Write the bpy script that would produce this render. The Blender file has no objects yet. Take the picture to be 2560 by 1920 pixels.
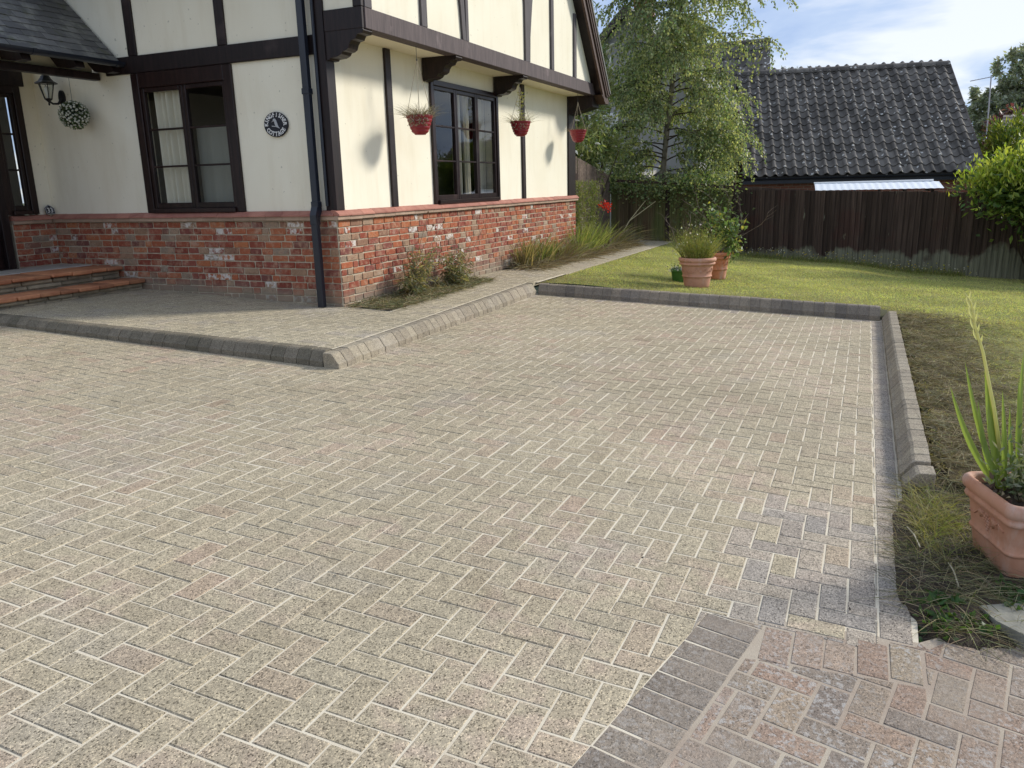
import bpy, math, random
import numpy as np
from mathutils import Vector, Matrix, Euler

random.seed(7)
rng = np.random.default_rng(7)
S = bpy.context.scene
COL = S.collection
PI = math.pi

# ------------------------------------------------------------------ camera
FPX, YAW, PITCH, ROLL = 1987.754, 0.415912784, 0.244809476, -0.0253027575
CAM = Vector((-1.75761, -1.27293, 1.51472))
_cy, _sy, _cp, _sp = math.cos(YAW), math.sin(YAW), math.cos(PITCH), math.sin(PITCH)
_fwd = Vector((_cy*_cp, _sy*_cp, -_sp)); _r0 = Vector((_sy, -_cy, 0)); _u0 = _r0.cross(_fwd)
_right = math.cos(ROLL)*_r0 + math.sin(ROLL)*_u0
_up = -math.sin(ROLL)*_r0 + math.cos(ROLL)*_u0
cam = bpy.data.cameras.new('camera'); cam.sensor_width = 36; cam.lens = 36*FPX/2560
cam.clip_start = 0.05; cam.clip_end = 2000
co = bpy.data.objects.new('camera', cam); COL.objects.link(co)
M = Matrix((_right, _up, -_fwd)).transposed().to_4x4(); M.translation = CAM
co.matrix_world = M
S.camera = co

# ------------------------------------------------------------------ sky, sun, exposure
SUN = Vector((1.05, -1.0, 0.83)).normalized()
SUN_EL = math.asin(SUN.z); SUN_ROT = math.atan2(SUN.x, SUN.y)
W = bpy.data.worlds.new('World'); S.world = W; W.use_nodes = True
nt = W.node_tree; nt.nodes.clear()
def wn(t, **k):
    n = nt.nodes.new(t)
    for a, b in k.items(): setattr(n, a, b)
    return n
out = wn('ShaderNodeOutputWorld'); bg = wn('ShaderNodeBackground')
sky = wn('ShaderNodeTexSky', sky_type='NISHITA'); sky.sun_disc = False
sky.sun_elevation = SUN_EL; sky.sun_rotation = SUN_ROT; sky.air_density = 1.0; sky.dust_density = 0.15; sky.ozone_density = 2.0
tc = wn('ShaderNodeTexCoord'); sep = wn('ShaderNodeSeparateXYZ')
nt.links.new(tc.outputs['Generated'], sep.inputs[0])
mz = wn('ShaderNodeMath', operation='MAXIMUM'); mz.inputs[1].default_value = 0.0
nt.links.new(sep.outputs[2], mz.inputs[0])
ad = wn('ShaderNodeMath', operation='ADD'); ad.inputs[1].default_value = 0.12
nt.links.new(mz.outputs[0], ad.inputs[0])
dx = wn('ShaderNodeMath', operation='DIVIDE'); dy = wn('ShaderNodeMath', operation='DIVIDE')
nt.links.new(sep.outputs[0], dx.inputs[0]); nt.links.new(ad.outputs[0], dx.inputs[1])
nt.links.new(sep.outputs[1], dy.inputs[0]); nt.links.new(ad.outputs[0], dy.inputs[1])
cmb = wn('ShaderNodeCombineXYZ'); nt.links.new(dx.outputs[0], cmb.inputs[0]); nt.links.new(dy.outputs[0], cmb.inputs[1])
no = wn('ShaderNodeTexNoise'); no.inputs['Scale'].default_value = 0.85; no.inputs['Detail'].default_value = 6; no.inputs['Roughness'].default_value = 0.55
no.inputs['Distortion'].default_value = 0.4
nt.links.new(cmb.outputs[0], no.inputs['Vector'])
rp = wn('ShaderNodeValToRGB'); e = rp.color_ramp.elements; e[0].position = 0.40; e[1].position = 0.60; e.new(0.49)
e[0].color = (2.35, 3.1, 4.8, 1); e[1].color = (3.1, 3.8, 5.2, 1); e[2].color = (5.4, 5.6, 6.0, 1)
nt.links.new(no.outputs[0], rp.inputs[0])
SKY_STRENGTH = 0.10
mx = wn('ShaderNodeMixRGB'); mx.inputs[0].default_value = 0.90
nt.links.new(sky.outputs[0], mx.inputs[1]); nt.links.new(rp.outputs[0], mx.inputs[2])
nt.links.new(mx.outputs[0], bg.inputs[0]); bg.inputs[1].default_value = SKY_STRENGTH
nt.links.new(bg.outputs[0], out.inputs[0])
sl = bpy.data.lights.new('sun', 'SUN'); sl.energy = 2.3; sl.angle = math.radians(9.5); sl.color = (1.0, 0.955, 0.88)
so = bpy.data.objects.new('sun', sl); COL.objects.link(so)
so.rotation_euler = SUN.to_track_quat('Z', 'Y').to_euler(); so.location = (0, 0, 30)
S.view_settings.view_transform = 'Standard'; S.view_settings.look = 'None'
S.view_settings.gamma = 1; S.view_settings.exposure = 0.80; S.view_settings.use_curve_mapping = False
S.cycles.max_bounces = 6; S.cycles.transparent_max_bounces = 12

# ------------------------------------------------------------------ object helpers
WL = {}
def link(o, parent=None, label=None, cat=None, group=None, kind=None):
    COL.objects.link(o)
    if parent is not None:
        o.parent = parent
        o.matrix_parent_inverse = Matrix.Translation(-WL.get(parent.name, Vector((0, 0, 0))))
    if label: o['label'] = label
    if cat: o['category'] = cat
    if group: o['group'] = group
    if kind: o['kind'] = kind
    return o
def thing(name, label, cat, loc, group=None):
    o = bpy.data.objects.new(name, None); o.empty_display_size = 0.1
    o.location = loc; link(o, None, label, cat, group)
    WL[o.name] = Vector(loc)
    return o
def meshobj(name, verts, faces, m, parent=None, smooth=False, **kw):
    me = bpy.data.meshes.new(name); me.from_pydata([tuple(v) for v in verts], [], faces)
    if m: me.materials.append(m)
    if smooth: me.polygons.foreach_set('use_smooth', [True]*len(me.polygons))
    me.update()
    return link(bpy.data.objects.new(name, me), parent, **kw)
class MB:
    def __init__(s): s.v = []; s.f = []
    def add(s, vs, fs):
        n = len(s.v); s.v += [tuple(x) for x in vs]; s.f += [tuple(i+n for i in f) for f in fs]
    def box(s, a, b):
        x0, x1 = sorted((a[0], b[0])); y0, y1 = sorted((a[1], b[1])); z0, z1 = sorted((a[2], b[2]))
        s.add([(x0,y0,z0),(x1,y0,z0),(x1,y1,z0),(x0,y1,z0),(x0,y0,z1),(x1,y0,z1),(x1,y1,z1),(x0,y1,z1)],
              [(0,3,2,1),(4,5,6,7),(0,1,5,4),(1,2,6,5),(2,3,7,6),(3,0,4,7)])
    def cbox(s, a, b, c=0.006):     # box with chamfered edges
        x0, x1 = sorted((a[0], b[0])); y0, y1 = sorted((a[1], b[1])); z0, z1 = sorted((a[2], b[2]))
        c = min(c, (x1-x0)*.4, (y1-y0)*.4, (z1-z0)*.4)
        X, Y, Z = (x0, x1), (y0, y1), (z0, z1); vid = {}; vs = []
        for i in (0, 1):
            for j in (0, 1):
                for k in (0, 1):
                    sx, sy, sz = (c if i == 0 else -c), (c if j == 0 else -c), (c if k == 0 else -c)
                    vid[i,j,k,0] = len(vs); vs.append((X[i], Y[j]+sy, Z[k]+sz))
                    vid[i,j,k,1] = len(vs); vs.append((X[i]+sx, Y[j], Z[k]+sz))
                    vid[i,j,k,2] = len(vs); vs.append((X[i]+sx, Y[j]+sy, Z[k]))
        fs = []
        q = lambda *l: fs.append(tuple(vid[x] for x in l))
        for i in (0, 1):
            l = [(i,0,0,0),(i,1,0,0),(i,1,1,0),(i,0,1,0)]; q(*(l if i else l[::-1]))
            l = [(0,i,0,1),(0,i,1,1),(1,i,1,1),(1,i,0,1)]; q(*(l if i else l[::-1]))
            l = [(0,0,i,2),(1,0,i,2),(1,1,i,2),(0,1,i,2)]; q(*(l if i else l[::-1]))
        for a_ in (0, 1):
            for b_ in (0, 1):
                l = [(a_,b_,0,0),(a_,b_,1,0),(a_,b_,1,1),(a_,b_,0,1)]; q(*(l if (a_ == b_) else l[::-1]))
                l = [(a_,0,b_,0),(a_,1,b_,0),(a_,1,b_,2),(a_,0,b_,2)]; q(*(l[::-1] if (a_ == b_) else l))
                l = [(0,a_,b_,1),(1,a_,b_,1),(1,a_,b_,2),(0,a_,b_,2)]; q(*(l if (a_ == b_) else l[::-1]))
        for i in (0, 1):
            for j in (0, 1):
                for k in (0, 1): q((i,j,k,0),(i,j,k,1),(i,j,k,2))
        s.add(vs, fs)
    def prism(s, poly, fn, t0, t1):  # poly of 2D points, fn(p, t) -> 3D
        n = len(poly)
        s.add([fn(p, t0) for p in poly]+[fn(p, t1) for p in poly],
              [tuple(range(n))[::-1], tuple(range(n, 2*n))]+[(i, (i+1) % n, (i+1) % n+n, i+n) for i in range(n)])
    def tube(s, pts, rad, n=8, cap=True):
        pts = [Vector(p) for p in pts]; k = len(pts)
        if not hasattr(rad, '__len__'): rad = [rad]*k
        base = len(s.v); up = Vector((0, 0, 1))
        for i, p in enumerate(pts):
            d = (pts[min(i+1, k-1)]-pts[max(i-1, 0)])
            d = d.normalized() if d.length > 1e-9 else Vector((0, 0, 1))
            a = d.cross(up)
            if a.length < 0.05: a = d.cross(Vector((1, 0, 0)))
            a.normalize(); b = d.cross(a)
            for j in range(n):
                t = 2*PI*j/n; s.v.append(tuple(p+rad[i]*(math.cos(t)*a+math.sin(t)*b)))
        for i in range(k-1):
            for j in range(n):
                s.f.append((base+i*n+j, base+i*n+(j+1) % n, base+(i+1)*n+(j+1) % n, base+(i+1)*n+j))
        if cap:
            s.f.append(tuple(base+j for j in range(n))[::-1]); s.f.append(tuple(base+(k-1)*n+j for j in range(n)))
    def lathe(s, c, prof, n=32, wob=0.0):
        base = len(s.v); c = Vector(c)
        for r, z in prof:
            for j in range(n):
                t = 2*PI*j/n; s.v.append((c.x+r*math.cos(t), c.y+r*math.sin(t), c.z+z))
        for i in range(len(prof)-1):
            for j in range(n):
                s.f.append((base+i*n+j, base+i*n+(j+1) % n, base+(i+1)*n+(j+1) % n, base+(i+1)*n+j))
    def build(s, name, m, parent=None, smooth=False, **kw):
        o = meshobj(name, s.v, s.f, m, parent, smooth, **kw)
        return o

# ------------------------------------------------------------------ materials
class NT:
    def __init__(s, name):
        s.m = bpy.data.materials.new(name); s.m.use_nodes = True; s.t = s.m.node_tree; s.t.nodes.clear()
        s.o = s.n('ShaderNodeOutputMaterial'); s.b = s.n('ShaderNodeBsdfPrincipled')
        s.l(s.b.outputs[0], s.o.inputs[0])
    def n(s, t, **k):
        x = s.t.nodes.new(t)
        for a, b in k.items(): setattr(x, a, b)
        return x
    def l(s, a, b): s.t.links.new(a, b)
    def pos(s): return s.n('ShaderNodeNewGeometry').outputs['Position']
    def rnd(s):
        a = s.n('ShaderNodeObjectInfo').outputs['Random']; b = s.n('ShaderNodeNewGeometry').outputs['Random Per Island']
        f = s.n('ShaderNodeMath', operation='ADD'); s.l(a, f.inputs[0]); s.l(b, f.inputs[1])
        g = s.n('ShaderNodeMath', operation='FRACT'); s.l(f.outputs[0], g.inputs[0]); return g.outputs[0]
    def noise(s, vec, scale, detail=3, rough=.55, dist=0.0, w=None):
        x = s.n('ShaderNodeTexNoise'); x.inputs['Scale'].default_value = scale; x.inputs['Detail'].default_value = detail
        x.inputs['Roughness'].default_value = rough; x.inputs['Distortion'].default_value = dist
        if vec is not None: s.l(vec, x.inputs['Vector'])
        return x.outputs[0]
    def ramp(s, fac, stops, mode='LINEAR'):
        r = s.n('ShaderNodeValToRGB'); r.color_ramp.interpolation = mode
        e = r.color_ramp.elements
        while len(e) < len(stops): e.new(0.5)
        for el, (p, c) in zip(e, stops):
            el.position = p; el.color = (*c, 1) if len(c) == 3 else c
        s.l(fac, r.inputs[0]); return r.outputs[0]
    def mix(s, fac, a, b, mode='MIX'):
        x = s.n('ShaderNodeMixRGB', blend_type=mode)
        for i, v in enumerate((fac, a, b)):
            if isinstance(v, (int, float)): x.inputs[i].default_value = v if i == 0 else (v, v, v, 1)
            elif isinstance(v, tuple): x.inputs[i].default_value = (*v, 1)
            else: s.l(v, x.inputs[i])
        return x.outputs[0]
    def math(s, op, a, b=None, clamp=False):
        x = s.n('ShaderNodeMath', operation=op); x.use_clamp = clamp
        for i, v in enumerate((a, b)):
            if v is None: continue
            if isinstance(v, (int, float)): x.inputs[i].default_value = v
            else: s.l(v, x.inputs[i])
        return x.outputs[0]
    def mapv(s, vec, scale):
        x = s.n('ShaderNodeMapping'); x.inputs['Scale'].default_value = scale; s.l(vec, x.inputs[0]); return x.outputs[0]
    def vor(s, vec, scale, feature='F1'):
        x = s.n('ShaderNodeTexVoronoi', feature=feature); x.inputs['Scale'].default_value = scale; s.l(vec, x.inputs['Vector']); return x
    def col(s, c):
        if isinstance(c, tuple): s.b.inputs['Base Color'].default_value = (*c, 1)
        else: s.l(c, s.b.inputs['Base Color'])
        return s
    def rough(s, r, spec=.5):
        if isinstance(r, (int, float)): s.b.inputs['Roughness'].default_value = r
        else: s.l(r, s.b.inputs['Roughness'])
        s.b.inputs['Specular IOR Level'].default_value = spec; return s
    def bump(s, h, strength=.3, dist=.01):
        x = s.n('ShaderNodeBump'); x.inputs['Strength'].default_value = strength; x.inputs['Distance'].default_value = dist
        s.l(h, x.inputs['Height']); s.l(x.outputs[0], s.b.inputs['Normal']); return s

def simple(name, c1, c2, scale=8, rough=.8, bump=.2, bscale=60, dist=.004, rnd=.15, spec=.4):
    t = NT(name); p = t.pos()
    c = t.mix(t.ramp(t.noise(p, scale, 4), [(.35, (0,0,0)), (.65, (1,1,1))]), c1, c2)
    if rnd: c = t.mix(1.0, c, t.ramp(t.rnd(), [(0, (1-rnd,)*3), (1, (1+rnd,)*3)]), 'MULTIPLY')
    t.col(c).rough(rough, spec)
    if bump: t.bump(t.noise(p, bscale, 4), bump, dist)
    return t.m

def paver_mat(name, stops, pink=.5, gray=.5, speck=1.0, lich=0.0):
    t = NT(name); p = t.pos(); r = t.rnd()
    c = t.mix(1.0, t.ramp(r, stops), (.925, .872, .805), 'MULTIPLY')
    pk = t.ramp(t.noise(p, 1.1, 3), [(.47, (0,0,0)), (.62, (pink,)*3)])
    pk2 = t.ramp(t.noise(p, 9, 2), [(.45, (.15,)*3), (.62, (1,)*3)])
    c = t.mix(t.mix(1.0, pk, pk2, 'MULTIPLY'), c, (.41, .305, .245))
    off = t.n('ShaderNodeVectorMath', operation='ADD'); t.l(p, off.inputs[0]); off.inputs[1].default_value = (31, 17, 5)
    lv = t.ramp(t.noise(off.outputs[0], 1.6, 3), [(.56, (0,0,0)), (.70, (gray,)*3)])
    c = t.mix(lv, c, (.335, .305, .275))
    sm = t.ramp(t.noise(p, 2.1, 5, .62, .6), [(.60, (1,1,1)), (.74, (.80,.785,.76))])
    c = t.mix(1.0, c, sm, 'MULTIPLY')
    big = t.ramp(t.noise(p, .55, 4), [(.3, (.90,)*3), (.7, (1.08,)*3)])
    c = t.mix(1.0, c, big, 'MULTIPLY')
    st = t.ramp(t.noise(p, 22, 4, .6), [(.3, (.86,)*3), (.7, (1.10,)*3)])
    c = t.mix(1.0, c, st, 'MULTIPLY')
    g = t.vor(p, 215)
    gsep = t.n('ShaderNodeSeparateColor'); t.l(g.outputs['Color'], gsep.inputs[0])
    gr = t.ramp(gsep.outputs[0], [(0, (.16,.15,.14)), (.10, (.36,.35,.33)), (.22, (.86,.86,.85)), (.70, (1.04,1.03,1.0)), (.86, (1.38,1.36,1.30)), (1, (1.8,1.77,1.68))])
    c = t.mix(.85*speck, c, gr, 'MULTIPLY')
    if lich:
        lk = t.mix(1.0, t.ramp(t.noise(p, 55, 3, .65), [(.51, (0,0,0)), (.62, (lich,)*3)]), t.ramp(t.noise(p, 3.2, 3), [(.36, (.25,)*3), (.52, (1,)*3)]), 'MULTIPLY')
        c = t.mix(lk, c, (.44, .42, .385))
        c = t.mix(t.ramp(t.noise(p, 4.1, 4, .6), [(.46, (0,0,0)), (.68, (.55,.55,.55))]), c, (.30, .245, .19))
    t.col(c).rough(.88, .25)
    h = t.mix(.5, t.noise(p, 160, 3, .7), t.ramp(g.outputs['Distance'], [(0, (1,1,1)), (.7, (0,0,0))]))
    t.bump(h, .45, .004)
    return t.m

BEIGE = [(0, (.385,.345,.26)), (.3, (.42,.38,.29)), (.62, (.44,.40,.305)), (.85, (.405,.37,.285)), (.96, (.42,.36,.28)), (1, (.41,.335,.26))]
M_PAVER = paver_mat('paver', BEIGE, .50, .25)
M_PATIO = paver_mat('patio_paver', [(0, (.40,.365,.28)), (.5, (.45,.415,.32)), (.85, (.42,.385,.30)), (1, (.385,.355,.295))], .12, .4)
M_EDGE = paver_mat('edging_paver', [(0, (.335,.305,.275)), (.5, (.385,.35,.31)), (1, (.42,.38,.32))], .25, .4)
M_DARK = paver_mat('dark_paver', [(0, (.185,.165,.145)), (.5, (.225,.20,.175)), (1, (.27,.24,.205))], .12, .2, .7, .35)
M_BLUE = paver_mat('blue_paver', [(0, (.31,.295,.28)), (.5, (.36,.335,.305)), (1, (.40,.365,.315))], .1, .25)
M_OLD = paver_mat('old_paver', [(0, (.22,.19,.17)), (.35, (.285,.245,.20)), (.6, (.29,.225,.185)), (.8, (.31,.23,.185)), (1, (.32,.275,.215))], .35, .45, .8, .7)
M_KERB = paver_mat('kerb_stone', [(0, (.27,.245,.20)), (.5, (.32,.29,.235)), (1, (.365,.335,.27))], .1, .25, .7)
def sand_mat(name, a, b):
    t = NT(name); p = t.pos()
    c = t.mix(t.ramp(t.noise(p, 3.5, 4), [(.35, (0,0,0)), (.65, (1,1,1))]), a, b)
    c = t.mix(1.0, c, t.ramp(t.noise(p, 300, 2), [(.3, (.85,)*3), (.7, (1.1,)*3)]), 'MULTIPLY')
    t.col(c).rough(.95, .1).bump(t.noise(p, 250, 3), .4, .003); return t.m
M_SAND = sand_mat('joint_sand', (.60, .525, .40), (.69, .62, .485))
M_SANDOLD = sand_mat('old_joint_sand', (.36, .29, .225), (.46, .40, .31))

def wall_mat():
    t = NT('cream_render'); p = t.pos()
    c = t.mix(t.ramp(t.noise(p, 1.2, 3), [(.35, (0,0,0)), (.65, (1,1,1))]), (.83, .77, .61), (.865, .815, .66))
    sp = t.ramp(t.noise(p, 19, 2, .4), [(.72, (1,1,1)), (.75, (.72,.72,.70))])
    c = t.mix(1.0, c, sp, 'MULTIPLY')
    st = t.ramp(t.noise(t.mapv(p, (5, 5, .9)), 1.0, 5, .65), [(.50, (1,1,1)), (.75, (.93,.915,.885))])
    c = t.mix(1.0, c, st, 'MULTIPLY')
    t.col(c).rough(.92, .15).bump(t.noise(p, 130, 4), .22, .003); return t.m
M_WALL = wall_mat()
def timber_mat(name, a, b, lo=.55):
    t = NT(name); p = t.pos()
    gr = t.noise(t.mapv(p, (30, 30, 3)), 1.0, 5, .6)
    c = t.mix(t.ramp(gr, [(.35, (0,0,0)), (.68, (1,1,1))]), a, b)
    c = t.mix(t.ramp(t.noise(p, 3, 4), [(.62, (0,0,0)), (.75, (.5,.5,.5))]), c, tuple(min(1, x*2.2+.02) for x in b))
    c = t.mix(1.0, c, t.ramp(t.rnd(), [(0, (.8,)*3), (1, (1.2,)*3)]), 'MULTIPLY')
    t.col(c).rough(lo, .35).bump(gr, .25, .004); return t.m
M_TIMBER = timber_mat('dark_timber', (.009, .005, .005), (.024, .0125, .0115), .45)
M_JETTY = timber_mat('weathered_timber', (.055, .040, .040), (.095, .070, .068), .7)
M_FRAME = timber_mat('window_timber', (.011, .005, .0045), (.026, .012, .010), .32)
M_BARGE = timber_mat('barge_timber', (.05, .028, .022), (.085, .05, .038), .6)

def brick_mat():
    t = NT('old_red_brick'); p = t.pos(); r = t.rnd()
    c = t.ramp(r, [(0, (.20,.05,.033)), (.14, (.27,.07,.042)), (.30, (.39,.12,.055)), (.44, (.24,.062,.045)), (.58, (.43,.155,.066)), (.68, (.30,.09,.058)), (.78, (.165,.058,.05)), (.86, (.30,.185,.115)), (.93, (.35,.24,.16)), (1, (.23,.185,.14))])
    n1 = t.noise(p, 16, 4, .6)
    c = t.mix(t.ramp(n1, [(.48, (0,0,0)), (.68, (.65,.65,.65))]), c, (.46, .29, .19))
    c = t.mix(t.ramp(t.noise(p, 30, 3), [(.58, (0,0,0)), (.70, (.7,.7,.7))]), c, (.17, .055, .04))
    # limewash remains: only on some bricks
    r2 = t.math('FRACT', t.math('MULTIPLY', r, 17.31))
    sel = t.math('GREATER_THAN', r2, .93)
    pt = t.math('MULTIPLY', sel, t.ramp(t.noise(p, 19, 4, .6), [(.44, (0,0,0)), (.56, (.9,.9,.9))]))
    c = t.mix(pt, c, (.66, .62, .56))
    sel2 = t.ramp(t.noise(p, 5.5, 5, .65), [(.58, (0,0,0)), (.70, (.5,.5,.5))])
    c = t.mix(sel2, c, (.48, .38, .29))
    c = t.mix(1.0, c, t.ramp(t.noise(p, 90, 3), [(.3, (.8,)*3), (.7, (1.15,)*3)]), 'MULTIPLY')
    # damp, mossy bottom courses
    sp = t.n('ShaderNodeSeparateXYZ'); t.l(p, sp.inputs[0])
    zz = t.math('SUBTRACT', sp.outputs[2], t.math('MULTIPLY', sp.outputs[1], .041))
    zz = t.math('ADD', zz, t.math('MULTIPLY', t.noise(p, 4, 3), .16))
    dm = t.ramp(zz, [(.24, (.75,.75,.75)), (.38, (0,0,0))])
    c = t.mix(dm, c, (.26, .235, .175))
    t.col(c).rough(.9, .2).bump(t.noise(p, 70, 5, .65), .7, .006); return t.m
M_BRICK = brick_mat()
M_MORTAR = simple('lime_mortar', (.42, .355, .255), (.52, .45, .335), 10, .95, .6, 120, .004, 0)
M_LEDGE = simple('red_sill_tile', (.33, .13, .095), (.42, .19, .135), 6, .8, .3, 70, .004, .12)
M_LEDGE2 = simple('weathered_sill_brick', (.34, .24, .17), (.42, .30, .215), 7, .88, .4, 70, .005, .15)
M_STEP = simple('orange_step_tile', (.38, .15, .075), (.52, .235, .115), 7, .8, .45, 45, .006, .25)
M_STEPB = simple('mossy_step_stone', (.26, .22, .15), (.40, .33, .22), 9, .92, .6, 50, .008, .25)
M_SLAB = simple('pale_slab', (.44, .41, .37), (.52, .49, .44), 5, .85, .2, 80, .003, .1)
M_SOFFIT = simple('soffit_cream', (.74, .67, .50), (.80, .73, .56), 2, .85, .1, 90, .002, 0)
M_PIPE = NT('black_pipe').col((.016, .019, .028)).rough(.28, .5).m
M_IRON = NT('black_iron').col((.012, .012, .013)).rough(.4, .5).m
M_WHITE = NT('white_paint').col((.82, .82, .80)).rough(.5).m
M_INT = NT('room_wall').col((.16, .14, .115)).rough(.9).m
def curtain_mat():
    t = NT('curtain_cloth'); t.col((.66, .61, .50)).rough(.95, .1); return t.m
M_CURT = curtain_mat()
M_NET = NT('net_curtain').col((.25, .25, .22)).rough(.95, .1).m
def glass_mat():
    t = NT('window_glass'); t.t.nodes.remove(t.b)
    g = t.n('ShaderNodeBsdfGlossy'); g.inputs['Roughness'].default_value = .015; g.inputs['Color'].default_value = (.9, .92, .95, 1)
    tr = t.n('ShaderNodeBsdfTransparent'); tr.inputs['Color'].default_value = (.86, .88, .86, 1)
    f = t.n('ShaderNodeLayerWeight'); f.inputs['Blend'].default_value = .5
    k = t.math('ADD', t.math('MULTIPLY', t.math('POWER', f.outputs['Facing'], 4.0), .75), .045, True)
    mxs = t.n('ShaderNodeMixShader'); t.l(k, mxs.inputs[0]); t.l(tr.outputs[0], mxs.inputs[1]); t.l(g.outputs[0], mxs.inputs[2])
    t.l(mxs.outputs[0], t.o.inputs[0]); return t.m
M_GLASS = glass_mat()
def slate_mat():
    t = NT('mossy_slate'); p = t.pos()
    c = t.ramp(t.rnd(), [(0, (.075,.073,.07)), (.5, (.11,.108,.10)), (1, (.15,.145,.135))])
    c = t.mix(t.ramp(t.noise(p, 5, 5, .65), [(.5, (0,0,0)), (.66, (.8,.8,.8))]), c, (.24, .235, .20))
    c = t.mix(t.ramp(t.noise(p, 7, 4), [(.58, (0,0,0)), (.68, (.8,.8,.8))]), c, (.075, .08, .045))
    t.col(c).rough(.62, .5).bump(t.noise(p, 40, 5), .5, .006); return t.m
M_SLATE = slate_mat()
def pantile_mat(name, a, b):
    t = NT(name); p = t.pos()
    c = t.mix(t.ramp(t.noise(p, 3, 4), [(.35, (0,0,0)), (.65, (1,1,1))]), a, b)
    c = t.mix(1.0, c, t.ramp(t.rnd(), [(0, (.66,)*3), (1, (1.35,)*3)]), 'MULTIPLY')
    v = t.vor(p, 6.5); sc = t.n('ShaderNodeSeparateColor'); t.l(v.outputs['Color'], sc.inputs[0])
    near = t.ramp(v.outputs['Distance'], [(.24, (1,1,1)), (.30, (0,0,0))])
    k = t.math('MULTIPLY', near, t.math('GREATER_THAN', sc.outputs[0], .72))
    k = t.math('MULTIPLY', k, t.ramp(t.noise(p, 14, 3), [(.42, (0,0,0)), (.5, (1,1,1))]))
    c = t.mix(k, c, (.62, .61, .56))
    c = t.mix(t.ramp(t.noise(p, 11, 5, .7), [(.60, (0,0,0)), (.72, (.6,.6,.6))]), c, (.17, .165, .15))
    t.col(c).rough(.85, .3).bump(t.noise(p, 60, 4), .3, .006); return t.m
M_TILE = pantile_mat('grey_pantile', (.098, .088, .076), (.15, .136, .118))
def fence_mat(name, a, b, bare, z_of, lvl, green=None):
    t = NT(name); p = t.pos()
    gr = t.noise(t.mapv(p, (28, 28, 1.2)), 1.0, 5, .6)
    c = t.mix(t.ramp(gr, [(.35, (0,0,0)), (.68, (1,1,1))]), a, b)
    c = t.mix(1.0, c, t.ramp(t.rnd(), [(0, (.66,)*3), (1, (1.38,)*3)]), 'MULTIPLY')
    c = t.mix(t.ramp(t.noise(p, 1.6, 3), [(.54, (0,0,0)), (.66, (.28,.28,.28))]), c, (.075, .024, .02))
    c = t.mix(t.ramp(t.noise(t.mapv(p, (14, 14, 2.0)), 1.0, 3), [(.70, (0,0,0)), (.76, (.8,.8,.8))]), c, tuple(x*2.0 for x in bare))
    if green: c = t.mix(t.ramp(t.noise(t.mapv(p, (3, 3, .5)), 1.0, 3), [(.38, (0,0,0)), (.62, (.85,.85,.85))]), c, green)
    s = t.n('ShaderNodeSeparateXYZ'); t.l(p, s.inputs[0])
    h = t.math('SUBTRACT', s.outputs[2], t.math('ADD', t.math('MULTIPLY', s.outputs[1], z_of[1]), z_of[0]))
    n2 = t.noise(t.mapv(p, (1.2, 1.2, .8)), 1.3, 4, .6)
    thr = t.math('ADD', h, t.math('MULTIPLY', t.math('SUBTRACT', .5, n2), 1.25))
    k = t.ramp(thr, [(lvl, (1,1,1)), (min(.999, lvl+.11), (0,0,0))])
    bc = t.mix(t.ramp(gr, [(.35, (0,0,0)), (.65, (1,1,1))]), tuple(x*.75 for x in bare), tuple(x*1.35 for x in bare))
    c = t.mix(k, c, bc)
    t.col(c).rough(.85, .2).bump(gr, .5, .006); return t.m
M_FENCE = fence_mat('brown_fence_wood', (.040, .027, .021), (.082, .057, .045), (.17, .17, .12), (-.25, .0), .13)
M_FENCEG = fence_mat('algae_fence_wood', (.085, .062, .034), (.165, .12, .068), (.17, .155, .095), (-.20, .062), .2, (.125, .145, .05))
M_FENCES = simple('weathered_fence_wood', (.11, .075, .055), (.19, .14, .105), 20, .9, .5, 60, .006, .3)
def terra(name, a, b):
    t = NT(name); p = t.pos()
    c = t.mix(t.ramp(t.noise(p, 7, 5, .6), [(.35, (0,0,0)), (.65, (1,1,1))]), a, b)
    c = t.mix(t.ramp(t.noise(p, 18, 4), [(.62, (0,0,0)), (.78, (.4,.4,.4))]), c, (.55, .42, .36))
    c = t.mix(t.ramp(t.noise(t.mapv(p, (9, 9, 2.5)), 1.0, 5, .65), [(.50, (0,0,0)), (.74, (.55,.55,.55))]), c, (.60, .50, .43))
    c = t.mix(t.ramp(t.noise(p, 13, 5, .7), [(.55, (0,0,0)), (.72, (.5,.5,.5))]), c, (.22, .12, .075))
    t.col(c).rough(.74, .3).bump(t.noise(p, 70, 5, .65), .25, .003); return t.m
M_TERRA = terra('terracotta', (.52, .255, .165), (.60, .32, .22))
M_TERRA2 = terra('orange_terracotta', (.56, .195, .09), (.64, .25, .12))
M_TERRA3 = terra('planter_terracotta', (.45, .21, .12), (.52, .27, .17))
M_RED = NT('red_glaze').col((.24, .012, .02)).rough(.35, .5).m
M_GREENPOT = NT('green_plastic').col((.06, .17, .03)).rough(.5).m
M_ROPE = NT('jute_rope').col((.42, .36, .26)).rough(.95, .1).m
M_SOIL = simple('dark_soil', (.035, .024, .016), (.075, .054, .036), 14, .95, 1.0, 60, .02, 0)
M_SIGN = NT('sign_black').col((.006, .007, .014)).rough(.55).m
M_SIGNW = NT('sign_white').col((.72, .72, .70)).rough(.5).m
M_TRUNK = simple('birch_bark', (.33, .29, .22), (.13, .11, .075), 7, .85, .5, 25, .01, 0)
M_TWIG = NT('twig_bark').col((.075, .055, .038)).rough(.9).m
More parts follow.
